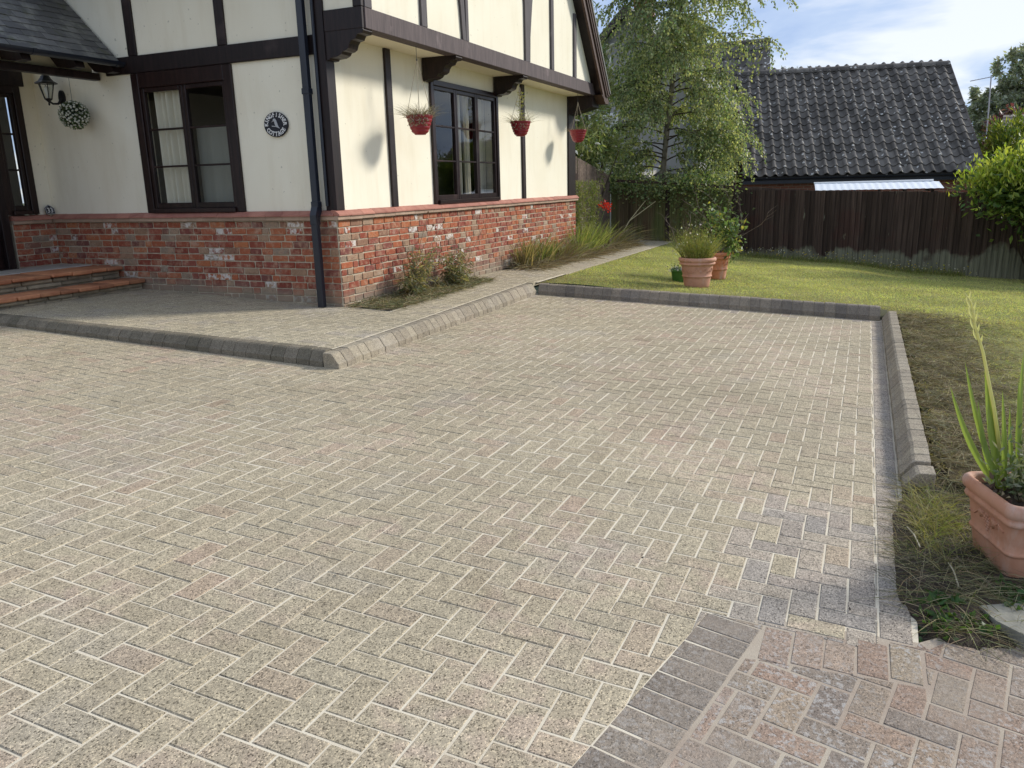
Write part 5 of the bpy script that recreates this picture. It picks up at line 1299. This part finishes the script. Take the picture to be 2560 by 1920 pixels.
# ------------------------------------------------------------------ fences
FX = 17.0
def ftop(y): return 1.29+(y-1.25)*.031
def fence(name, label, y0, y1, m, post_y, mpost):
    t = thing(name, label, 'fence', (FX, (y0+y1)/2, zl(FX, (y0+y1)/2)))
    y = y1; i = 0
    while y > y0+.02:
        w = random.uniform(.094, .112); yb = max(y0, y-w); tk = random.uniform(.016, .026); e = random.gauss(0, .004); ln = random.gauss(0, .004)
        zb_, zt_ = zlawn(FX, y)-.10, ftop(y)+e
        mb = MB(); mb.prism([(y+.010, .004), (yb+.002, -tk*.35), (yb+.002, -tk*1.6), (yb+.022, -tk*1.6), (y+.010, -.004)], lambda p, t_: (FX+p[1]+ln*(1 if t_ > .5 else 0), p[0], zb_ if t_ < .5 else zt_), 0, 1)
        mb.build('board', m, t); y = yb; i += 1
    for z_ in (.35, .95, 1.4):
        mb = MB(); mb.add([(FX+.004, y0, zlawn(FX, y0)+z_), (FX+.05, y0, zlawn(FX, y0)+z_), (FX+.05, y1, zlawn(FX, y1)+z_), (FX+.004, y1, zlawn(FX, y1)+z_), (FX+.004, y0, zlawn(FX, y0)+z_+.07), (FX+.05, y0, zlawn(FX, y0)+z_+.07), (FX+.05, y1, zlawn(FX, y1)+z_+.07), (FX+.004, y1, zlawn(FX, y1)+z_+.07)],
               [(0,3,2,1),(4,5,6,7),(0,1,5,4),(1,2,6,5),(2,3,7,6),(3,0,4,7)]); mb.build('rail', mpost, t)
    for y in post_y:
        mb = MB(); mb.cbox((FX-.045, y-.05, zlawn(FX, y)-.3), (FX+.055, y+.05, ftop(y)+.02), .006); mb.build('post', mpost, t)
    return t
fence('garden_fence', 'dark brown close-boarded fence with bare weathered patches along its foot', -7.2, 1.42, M_FENCE, (1.44,), M_FENCE)
fence('garden_fence', 'green-stained close-boarded fence under the birch behind the pots', 1.46, 4.30, M_FENCEG, (2.95,), M_FENCE)
t = thing('side_fence', 'weathered brown board fence from the house corner back to the green fence', 'fence', (15, 4.35, .1))
x = 13.2
while x < 16.95:
    w = random.uniform(.095, .11); zt = 2.02-.155*(x-14.7) if x > 14.65 else 1.72; tk = .016
    mb = MB(); mb.prism([(x-.01, -.004), (min(16.97, x+w), -tk*.4), (min(16.97, x+w), -tk*1.4), (x-.01, -.008)], lambda p, q: (p[0], 4.35+p[1], 0 if q < .5 else zt+random.gauss(0, .003)), 0, 1); mb.build('board', M_FENCES if x > 14.65 else M_FENCE, t); x += w
for xp in (14.6, 16.0): mb = MB(); mb.cbox((xp-.05, 4.355, -.1), (xp+.05, 4.45, 2.05-.155*(xp-14.7)), .005); mb.build('post', M_FENCES, t)

# ------------------------------------------------------------------ trees and shrubs
def crown_pts(n, c, r, k=None, shell=.5, clump=.22):
    k = k or max(6, n//70); q = norm(rng.normal(size=(k, 3)))*(rng.random((k, 1))**shell)
    cc = np.array(c)+q*np.array(r); w = rng.integers(0, k, n)
    return cc[w]+rng.normal(0, clump, (n, 3))*np.array(r)/max(r), w
# birch: trunk, limbs, drooping twigs with leaves
bt = thing('birch_tree', 'young birch with pale trunk and drooping leafy branches behind the green fence', 'tree', (18.5, 3.42, -.45))
mb = MB(); tp = [(18.5, 3.42, -.5), (18.5, 3.44, .8), (18.5, 3.43, 1.7), (18.52, 3.36, 2.7), (18.5, 3.24, 3.8), (18.5, 3.12, 5.0), (18.5, 3.0, 6.4), (18.5, 2.95, 8.2)]
mb.tube(tp, [.105, .085, .078, .07, .06, .048, .034, .012], 10); mb.build('trunk', M_TRUNK, bt, True)
tz = [p[2] for p in tp]; LP, LD = [], []; br = MB()
for i in range(84):
    z0 = 1.25+6.4*(i/84)**.92; b = Vector((18.5, float(np.interp(z0, tz, [p[1] for p in tp])), z0)); a = random.uniform(0, 2*PI) if i > 16 else random.choice((random.uniform(.7, 2.4), random.uniform(3.8, 5.6)))
    L = (1.15 if z0 < 2.2 else 1.75 if z0 < 6 else 1.1)*random.uniform(.7, 1.25); d = Vector((math.cos(a), math.sin(a)*(1.15 if math.sin(a) > 0 or z0 < 3.6 else .8), random.uniform(.25, .8))).normalized(); p = b.copy(); pts = [tuple(p)]
    for s in range(7):
        d = (d+Vector((random.gauss(0, .08), random.gauss(0, .08), -.11))).normalized(); p = p+d*L/7; pts.append(tuple(p))
        if s >= 1:
            for _ in range(4):
                td = (d*.6+Vector((random.gauss(0, .5), random.gauss(0, .5), random.uniform(-.5, .25)))).normalized(); tpnt = p.copy(); TL = random.uniform(.3, .85)*(1.25 if s > 3 else 1); ns = int(TL/.028); tw_ = [tuple(tpnt)]
                for k in range(ns):
                    td = (td+Vector((random.gauss(0, .05), random.gauss(0, .05), -.05))).normalized(); tpnt = tpnt+td*.028
                    if k % 6 == 5: tw_.append(tuple(tpnt))
                    if tpnt.z > 1.0: LP.append((tpnt.x+random.gauss(0, .025), tpnt.y+random.gauss(0, .025), tpnt.z+random.gauss(0, .02))); LD.append((td.x+random.gauss(0, .6), td.y+random.gauss(0, .6), td.z-.55+random.gauss(0, .4)))
                if len(tw_) > 1: br.tube(tw_, [.004]*(len(tw_)-1)+[.0015], 3, False)
    br.tube(pts, [.020*(1-.12*k) for k in range(8)], 5, False)
br.build('branches', M_TWIG, bt, kind='stuff')
LP, LD = np.array(LP), np.array(LD)
for c_, r_, m_ in (((18.5, 3.2, 4.9), (1.5, 1.5, 1.9), 6200), ((18.5, 2.2, 2.9), (1.0, .65, .8), 2800), ((18.5, 4.1, 3.9), (.9, .6, .9), 2200), ((18.4, 2.1, 2.1), (.7, .5, .8), 2600), ((18.5, 3.0, 7.0), (1.3, 1.6, 1.3), 3000)):
    q_, _w = crown_pts(m_, c_, r_, m_//55, .45, .17); LP = np.concatenate([LP, q_]); LD = np.concatenate([LD, rng.normal(0, .7, (m_, 3))+[0, 0, -.6]])
n = len(LP)
leaves('crown', LP, LD, rng.uniform(.05, .085, n), rng.uniform(.04, .06, n), tint(n, (.235, .30, .145), .45, (.44, .47, .24), .35), M_LEAF, bt, kind='stuff')
print('birch leaves', n)
def bush(name, label, cat, base, blobs, n, L, Wd, c1, c2, p, stems=6, shell=.5, clump=.2, up=.2, part='foliage', m=None):
    t = thing(name, label, cat, base); tot = sum(b[1][0]*b[1][1]*b[1][2] for b in blobs); PP = []
    for c, r in blobs: PP.append(crown_pts(max(20, int(n*r[0]*r[1]*r[2]/tot)), c, r, shell=shell, clump=clump)[0])
    P = np.concatenate(PP); k = len(P); D = rng.normal(size=(k, 3))+[0, 0, up]
    cc = np.mean([b[0] for b in blobs], 0); D = D+norm(P-cc)*.9
    shade = .75+.5*rng.random(k)
    leaves(part, P, D, rng.uniform(L*.7, L*1.3, k), rng.uniform(Wd*.7, Wd*1.3, k), tint(k, c1, .3, c2, p)*shade[:, None], m or M_LEAF, t, kind='stuff')
    mb = MB(); b0 = Vector(base)
    for c, r in blobs:
        for _ in range(stems):
            e = Vector(c)+Vector((random.gauss(0, r[0]*.4), random.gauss(0, r[1]*.4), random.gauss(0, r[2]*.3)))
            h = (e-b0).length; mb.tube([tuple(b0+Vector((random.gauss(0, .05), random.gauss(0, .05), 0))), tuple(b0.lerp(e, .5)+Vector((random.gauss(0, .06*h), random.gauss(0, .06*h), .03*h))), tuple(e)], [.012*h+.008, .009*h+.004, .004], 6)
    mb.build('trunk', M_TWIG, t); return t, P
bt2, P = bush('buddleia', 'tall buddleia shrub with drooping white flower spikes behind the side fence', 'shrub', (16.2, 5.0, .0), [((16.4, 4.75, 3.5), (.7, .6, 1.2)), ((16.0, 4.7, 2.4), (.8, .6, .8)), ((16.6, 4.25, 2.35), (.6, .55, .45)), ((16.3, 4.9, 4.4), (.6, .5, .8))], 7500, .16, .035, (.22, .28, .11), (.36, .39, .17), .4)
mb = MB()
ob = []
for c in P[rng.integers(0, len(P), 150)]:
    if c[2] < 1.9: continue
    b = Vector(c); d = Vector((random.gauss(-.5, .5), random.gauss(-.4, .6), random.uniform(-.2, .7))).normalized(); pts = []
    for s in range(6): pts.append(tuple(b)); b = b+d*.045; d = (d+Vector((0, 0, -.12))).normalized()
    mb.tube(pts, [.016, .026, .025, .02, .013, .004], 6)
mb.build('flower_spike', simple('white_flower', (.66, .66, .54), (.78, .78, .68), 60, .9, .8, 90, .02, .1), bt2, True, kind='stuff')
bush('fence_shrub', 'dark evergreen shrub spilling over the top of the green fence', 'shrub', (17.7, 3.4, -.2), [((17.2, 3.9, 1.40), (.34, .6, .22)), ((17.0, 3.2, 1.32), (.30, .5, .20)), ((17.1, 2.3, 1.40), (.34, .6, .26)), ((16.92, 2.6, 1.12), (.16, .22, .26)), ((16.95, 1.75, 1.22), (.22, .3, .32))], 4200, .075, .045, (.15, .21, .085), (.32, .36, .17), .35, clump=.3)
lau, _ = bush('laurel_bush', 'bright green laurel bush with fresh yellow tips hanging over the brown fence', 'shrub', (16.9, -4.4, -.5), [((16.2, -3.9, 1.22), (.7, .75, .5)), ((16.2, -4.9, 1.35), (.8, .9, .68)), ((15.9, -4.5, 1.05), (.6, .9, .5)), ((15.75, -4.1, 1.3), (.45, .8, .45)), ((16.6, -5.6, 1.2), (1.0, 1.0, 1.0)), ((15.6, -4.9, .62), (.55, .9, .45)), ((15.7, -5.6, .4), (.6, .8, .6))], 17000, .14, .058, (.085, .15, .03), (.19, .26, .055), .35, clump=.26)
n = 4000; c0 = np.array([(16.0, -3.55, 1.55), (16.0, -3.95, 1.68), (15.9, -4.4, 1.68), (16.0, -4.9, 1.85), (15.6, -3.9, 1.45), (16.1, -3.35, 1.35)])[rng.integers(0, 6, n)]
P = c0+rng.normal(0, .24, (n, 3))*[1, 1, .55]; leaves('fresh_leaves', P, rng.normal(0, .5, (n, 3))+[0, 0, 1], rng.uniform(.08, .16, n), rng.uniform(.03, .05, n), tint(n, (.36, .45, .06), .25, (.50, .55, .12), .4), M_LEAF, lau, kind='stuff')
bush('conifer', 'yellow-green conifer standing behind the right end of the tiled garage', 'tree', (27.5, -5.6, -1), [((28.0, -5.15, 2.0), (.8, .65, 1.4)), ((27.3, -5.9, 1.7), (1.0, .8, 1.1)), ((27.0, -6.8, 1.5), (1.0, 1.0, 1.1)), ((27.4, -4.7, 1.2), (.8, .7, 1.4))], 16000, .17, .05, (.12, .18, .035), (.27, .31, .05), .4, up=1.2, clump=.2)
bush('garden_shrub', 'grey-green leafy shrub between the laurel and the conifer', 'shrub', (23.5, -5.3, -1), [((23.5, -5.2, 1.45), (.7, .8, .7)), ((23.5, -6.2, 1.5), (.7, .8, .6))], 2200, .12, .05, (.10, .14, .075), (.22, .26, .17), .3)
bush('willow_tree', 'large grey-green willow rising in the distance at the right', 'tree', (62, -12, -1.3), [((62, -13, 7.6), (4, 3.8, 3.6)), ((62, -9.8, 6.3), (3, 2.6, 3.0)), ((62, -14, 5), (4, 4, 3.6)), ((61, -11, 4.2), (3.5, 3.8, 2.6)), ((62, -7.6, 5.2), (1.6, 1.3, 1.7))], 95000, .27, .12, (.27, .31, .225), (.40, .43, .33), .4, stems=3, clump=.13, up=-.3)  # leaf colours paled to stand in for distance haze
bush('copper_tree', 'dark purple-leaved tree in front of the willow', 'tree', (46, -9, -1.3), [((46, -8.6, 3.7), (2, 2.0, 1.15)), ((46, -10.8, 3.6), (2, 2.2, 1.3)), ((46, -7.2, 3.1), (1.2, .9, .8))], 5000, .25, .14, (.12, .045, .06), (.18, .085, .10), .3, stems=2)
for c, h_, lab in (((60, 4.6, 7.6), 1.8, 'wispy pale treetop left of centre above the garage ridge'), ((60, 2.4, 7.4), 1.4, 'wispy pale treetop showing near the middle of the garage ridge')):
    bush('distant_tree', lab, 'tree', (c[0], c[1], -1.3), [(c, (1.4, 1.2, h_)), ((c[0], c[1]-.8, c[2]-.8), (1.4, 1.2, 1.2))], 1300, .3, .11, (.13, .165, .09), (.2, .23, .14), .3, stems=3, clump=.2)

# ------------------------------------------------------------------ garage with pantiled roof
er = Vector((-.21, .978, 0)).normalized(); rr_ = Vector((er.y, -er.x, 0)); EC = Vector((26.05, -4.42, 1.56)); RUN, RISE = 4.5, 3.54
sv = (rr_*RUN+Vector((0, 0, RISE))); SL = sv.length; sv.normalize(); nv = er.cross(sv); nv = nv if nv.z > 0 else -nv
gar = thing('garage', 'low brick garage with a grey pantiled roof and black gutter behind the fence', 'garage', (28, 0, -1.3))
LEN = 6.9; TW, TG = .30, .37
def gpt_(a, s, h): return tuple(EC+er*a+sv*s+nv*h)
def tile_geo(a, s):
    mb = MB(); K = 8; pr = []
    for k in range(K+1):
        u = TW*1.02*k/K; ph = k/K
        h = .095*(.5+.5*math.cos(2*PI*(ph-.80)))**1.5+.0
        pr.append((u, h))
    lift = random.uniform(0, .004); e = random.gauss(0, .004)
    vs = []
    for (s_, up_) in ((s-.02+e, .042+lift), (s+TG*1.06, .006)):
        for u, h in pr: vs.append(gpt_(a+u, s_, h+up_))
    for u, h in pr: vs.append(gpt_(a+u, s-.02+e, h+.012+lift))
    n = K+1; fs = [(i, i+1, n+i+1, n+i) for i in range(K)]+[(2*n+i, 2*n+i+1, i+1, i) for i in range(K)]
    mb.add(vs, fs); return mb
def tiled(parent, cols, rows, single, a_off=0.0):
    its = [(c, r) for r in range(rows) for c in range(cols)]
    vis = [i for i, (c, r) in enumerate(its) if inframe(gpt_((c+.5)*TW, r*TG, 0), 0)]
    vis = set(sorted(vis, key=lambda i: cdist(gpt_(its[i][0]*TW, its[i][1]*TG, 0)) + (6 if its[i][0] > 24 else 0))[:single]); rest = MB()
    for i, (c, r) in enumerate(its):
        g_ = tile_geo(c*TW, r*TG)
        if i in vis: g_.build('roof_tile', M_TILE, parent)
        else: rest.add(g_.v, g_.f)
    if rest.v: rest.build('roof_tile', M_TILE, parent, kind='stuff')
mb = MB(); mb.add([gpt_(0, 0, -.06), gpt_(LEN, 0, -.06), gpt_(LEN, SL, -.06), gpt_(0, SL, -.06), gpt_(0, 0, -.005), gpt_(LEN, 0, -.005), gpt_(LEN, SL, -.005), gpt_(0, SL, -.005)], [(0,3,2,1),(4,5,6,7),(0,1,5,4),(1,2,6,5),(2,3,7,6),(3,0,4,7)])
rf = mb.build('roof', M_TILE, gar)
tiled(rf, int(LEN/TW), 16, 290)
top = EC+sv*SL; mb = MB()
for k in range(int(LEN/.45)):
    o = top+er*(k*.45)+Vector((0, 0, .0)); pts = [(math.cos(PI*j/8)*.17, math.sin(PI*j/8)*.165-.03) for j in range(9)]+[(math.cos(PI*(8-j)/8)*.15, math.sin(PI*(8-j)/8)*.145-.03) for j in range(9)]
    mb2 = MB(); mb2.prism(pts, lambda p, t: tuple(o+rr_*p[0]+er*t+Vector((0, 0, p[1]))), 0, .44); mb2.build('ridge_tile', M_TILE, rf)
# far slope, gable ends, walls
b1 = EC+rr_*(2*RUN); mb = MB(); mb.add([tuple(top), tuple(top+er*LEN), tuple(b1+er*LEN), tuple(b1)], [(0, 1, 2, 3)]); mb.build('roof', M_TILE, gar)
M_GB = NT('garage_brick'); _p = M_GB.pos(); _b = M_GB.n('ShaderNodeTexBrick'); _b.inputs['Scale'].default_value = 1; _b.inputs['Brick Width'].default_value = .225; _b.inputs['Row Height'].default_value = .075; _b.inputs['Mortar Size'].default_value = .006
_s = M_GB.n('ShaderNodeSeparateXYZ'); M_GB.l(_p, _s.inputs[0]); _c = M_GB.n('ShaderNodeCombineXYZ'); M_GB.l(_s.outputs[1], _c.inputs[0]); M_GB.l(_s.outputs[2], _c.inputs[1]); M_GB.l(_c.outputs[0], _b.inputs['Vector'])
_b.inputs['Color1'].default_value = (.22, .075, .045, 1); _b.inputs['Color2'].default_value = (.30, .12, .07, 1); _b.inputs['Mortar'].default_value = (.34, .28, .21, 1); M_GB.col(_b.outputs[0]).rough(.9); M_GB = M_GB.m
w0 = EC+rr_*.30+er*.12; w1 = EC+rr_*(2*RUN-.3)+er*.12; w2, w3 = w1+er*(LEN-.24), w0+er*(LEN-.24)
zlo, zhi = -1.4, 1.50; v = [(p.x, p.y, z) for z in (zlo, zhi) for p in (w0, w1, w2, w3)]+[(((w0+w1)/2).x, ((w0+w1)/2).y, 1.56+RISE-.1), (((w2+w3)/2).x, ((w2+w3)/2).y, 1.56+RISE-.1)]
meshobj('wall', v, [(0,1,5,4),(1,2,6,5),(2,3,7,6),(3,0,4,7),(4,5,8),(6,7,9)], M_GB, gar)
mb = MB(); fo = lambda p, t: tuple(EC+rr_*p[0]+er*t+Vector((0, 0, p[1])))
mb.prism([(.02, -.0), (.05, -.0), (.05, -.20), (.02, -.20)], fo, -.0, LEN); mb.prism([(.05, -.17), (.32, -.17), (.32, -.20), (.05, -.20)], fo, 0, LEN); mb.build('fascia', M_PIPE, gar)
mb = MB(); mb.prism([(-.055+math.cos(PI+PI*k/8)*.058, -.03+math.sin(PI+PI*k/8)*.058) for k in range(9)]+[(-.055+.05*math.cos(-PI*k/8), -.03+.05*math.sin(-PI*k/8)) for k in range(9)], fo, -.03, LEN); mb.build('gutter', M_PIPE, gar)
for a in (1.1, 2.7, 4.3, 5.9): mb = MB(); mb.prism([(-.055+math.cos(PI+PI*k/8)*.068, -.028+math.sin(PI+PI*k/8)*.068) for k in range(9)], fo, a, a+.05); mb.build('gutter_clip', M_PIPE, gar)
mb = MB(); q = [(.0, -.02), (-.03, .05)]
mb.add([gpt_(-.02, -.02, -.07), gpt_(-.02, SL, -.07), gpt_(-.02, SL, .04), gpt_(-.02, -.02, .04), gpt_(-.05, -.02, -.07), gpt_(-.05, SL, -.07), gpt_(-.05, SL, .04), gpt_(-.05, -.02, .04)], [(0,1,2,3),(7,6,5,4),(0,4,5,1),(1,5,6,2),(2,6,7,3),(3,7,4,0)]); mb.build('verge_board', M_JETTY, gar)
# white corrugated lean-to roof between fence and garage
lt = thing('lean_to_roof', 'white corrugated plastic lean-to roof just above the brown fence', 'roof', (21.5, -1.5, -1.2)); V = []; NN = 90
for k in range(NN+1):
    y = -.02-2.98*k/NN; h = .004*math.sin(k*2*PI/5)
    V += [(21.0, y-.0, 1.19+h), (22.6, y-.0-.10*(k/NN)+.12, 1.345+h)]
meshobj('sheet', V, [(2*k, 2*k+1, 2*k+3, 2*k+2) for k in range(NN)], NT('white_plastic').col((.80, .84, .88)).rough(.45).m, lt)
for y in (-.35, -.95, -1.55, -2.15, -2.7):
    mb = MB(); mb.box((21.02, y-.025, 1.12), (22.6, y+.025, 1.165)); mb.build('rafter', M_FENCE, lt)
for y in (-.05, -2.84):
    mb = MB(); mb.box((22.4, y-.04, -1.3), (22.48, y+.04, 1.3)); mb.build('post', M_FENCE, lt); mb = MB(); mb.box((21.05, y-.04, -1.3), (21.13, y+.04, 1.12)); mb.build('post', M_FENCE, lt)
mb = MB(); mb.tube([(22.6, .12, 1.36), (22.6, -2.85, 1.37)], .03, 8); mb.build('flashing', M_WHITE, lt)
# taller tiled house behind the garage
h2 = thing('tiled_house', 'taller house behind the garage showing only its dark tiled roof end', 'house', (36, 5, -1.3)); V0 = (34.0, 6.9, 2.35)
mb = MB()
rows = 9
for r in range(rows):
    z0 = 3.9+(6.9-3.9)*r/rows; x0 = 31.4+2.6*r/rows; z1 = 3.9+(6.9-3.9)*(r+1.1)/rows; x1 = 31.4+2.6*(r+1.1)/rows
    yr = 2.35+.45*(1-0)*((r)/rows)
    for c in range(20):
        y = yr+c*.30; m2 = MB(); K = 4; vs = []
        for (xx, zz, u_) in ((x0, z0, .03), (x1, z1, .0)):
            for k in range(K+1): vs.append((xx-.7*(u_+.03*math.cos(2*PI*k/K)), y+.30*k/K, zz+.7*(u_+.03*math.cos(2*PI*k/K))))
        mb.add(vs, [(k, k+1, K+2+k, K+1+k) for k in range(K)])
mb.build('roof_tile', M_TILE, h2, kind='stuff')
mb = MB(); mb.prism([(31.4, -1.3), (31.4, 3.8), (34.0, 6.85), (36.6, 3.8), (36.6, -1.3)], lambda p, t: (p[0]+.06, t, p[1]), 2.95, 9.0); mb.build('wall', M_GB, h2)
mb = MB(); mb.tube([(34.0, 2.75, 6.92), (34.0, 9, 6.92)], .1, 8); mb.build('ridge', M_TILE, h2)
# grey gabled house behind the birch
h3 = thing('gabled_house', 'pale grey rendered house with a steep gable behind the birch tree', 'house', (24, 5.6, -1.3)); M_GREY = simple('grey_render', (.36, .35, .345), (.42, .41, .40), 2, .9, .15, 60, .004, 0)
mb = MB(); mb.prism([(1.9, -1.3), (1.9, 4.2), (5.3, 6.05), (8.9, 4.2), (8.9, -1.3)] if False else [(3.2, -1.3), (3.2, 4.0), (5.35, 6.15), (7.5, 4.0), (7.5, -1.3)], lambda p, t: (t, p[0], p[1]), 22.0, 29.0); mb.build('wall', M_GREY, h3)
for sgn in (1, -1):
    a, b = (5.35, 6.38), (5.35+sgn*2.5, 6.38-2.5); mb = MB(); mb.prism([a, b, (b[0], b[1]-.16), (a[0], a[1]-.16)], lambda p, t: (t, p[0], p[1]), 21.75, 29.2); mb.build('roof', M_SLATE, h3)
    mb = MB(); mb.prism([(a[0], a[1]-.05), (b[0], b[1]-.05), (b[0], b[1]-.30), (a[0], a[1]-.30)], lambda p, t: (t, p[0], p[1]), 21.70, 21.745); mb.build('barge_board', M_JETTY, h3)
mb = MB(); mb.box((20.4, 4.4, -1.3), (21.995, 7.2, 1.65)); mb.build('porch', M_GREY, h3); mb = MB(); mb.prism([(20.2, 1.62), (20.2, 1.70), (21.99, 2.0), (21.99, 1.9)], lambda p, t: (p[0], t, p[1]), 4.2, 7.3); mb.build('porch_roof', M_SLAB, h3)
mb = MB(); mb.tube([(21.93, 3.5, -1.2), (21.93, 3.5, 4.0)], .045, 8); mb.build('drainpipe', NT('grey_pipe').col((.16, .19, .23)).rough(.5).m, h3)
mb = MB(); mb.box((23.2, 5.0, 6.2), (23.8, 5.5, 7.1)); mb.build('chimney', M_GB, h3); mb = MB(); mb.lathe((23.5, 5.25, 7.1), [(.1, 0), (.12, .02), (.09, .3), (.11, .32), (0, .32)], 12); mb.build('chimney_pot', M_TERRA2, h3)
mb = MB(); mb.box((21.96, 5.6, 2.4), (22.02, 6.5, 3.5)); wf = mb.build('window_frame', M_WHITE, h3); mb = MB(); mb.box((21.955, 5.67, 2.47), (21.965, 6.02, 3.43)); mb.box((21.955, 6.08, 2.47), (21.965, 6.43, 3.43)); mb.build('pane', M_GLASS, wf)
# far house at the right and its aerial
h4 = thing('far_house', 'brown-roofed house half hidden behind the conifer at the right edge', 'house', (40, -9, -1.3)); mb = MB()
for r in range(14):
    t0 = r/14; z0, x0 = 2.0+2.0*t0, 38-.0+3.0*t0; mb.add([(x0, -6.0-.55*t0, z0+.05), (x0, -13, z0+.05), (x0+3/14, -13, z0+2/14), (x0+3/14, -6.0-.55*(t0+1/14), z0+2/14), (x0, -6.0-.55*t0, z0), (x0, -13, z0)], [(0, 1, 2, 3), (4, 5, 1, 0)])
mb.build('roof', simple('brown_roof', (.20, .17, .135), (.27, .235, .19), 6, .9, .2, 20, .01, .2), h4); mb = MB(); mb.box((38.3, -12.8, -1.3), (43.8, -6.6, 2.0)); mb.build('wall', M_GB, h4)
ae = thing('tv_aerial', 'thin grey television aerial on a mast above the conifer', 'aerial', (41, -5.95, 3.8)); M_AER = NT('aerial_metal').col((.42, .42, .43)).rough(.5).m
mb = MB(); mb.tube([(41, -5.98, 3.2), (41, -5.90, 5.72)], .028, 6); mb.build('mast', M_AER, ae); mb = MB(); mb.tube([(41, -5.9, 5.64), (41, -5.1, 5.52)], .018, 5)
for k in range(6): y = -5.8+.13*k; mb.tube([(40.8, y, 5.63-.02*k), (41.2, y, 5.63-.02*k)], .008, 4)
mb.build('boom', M_AER, ae)
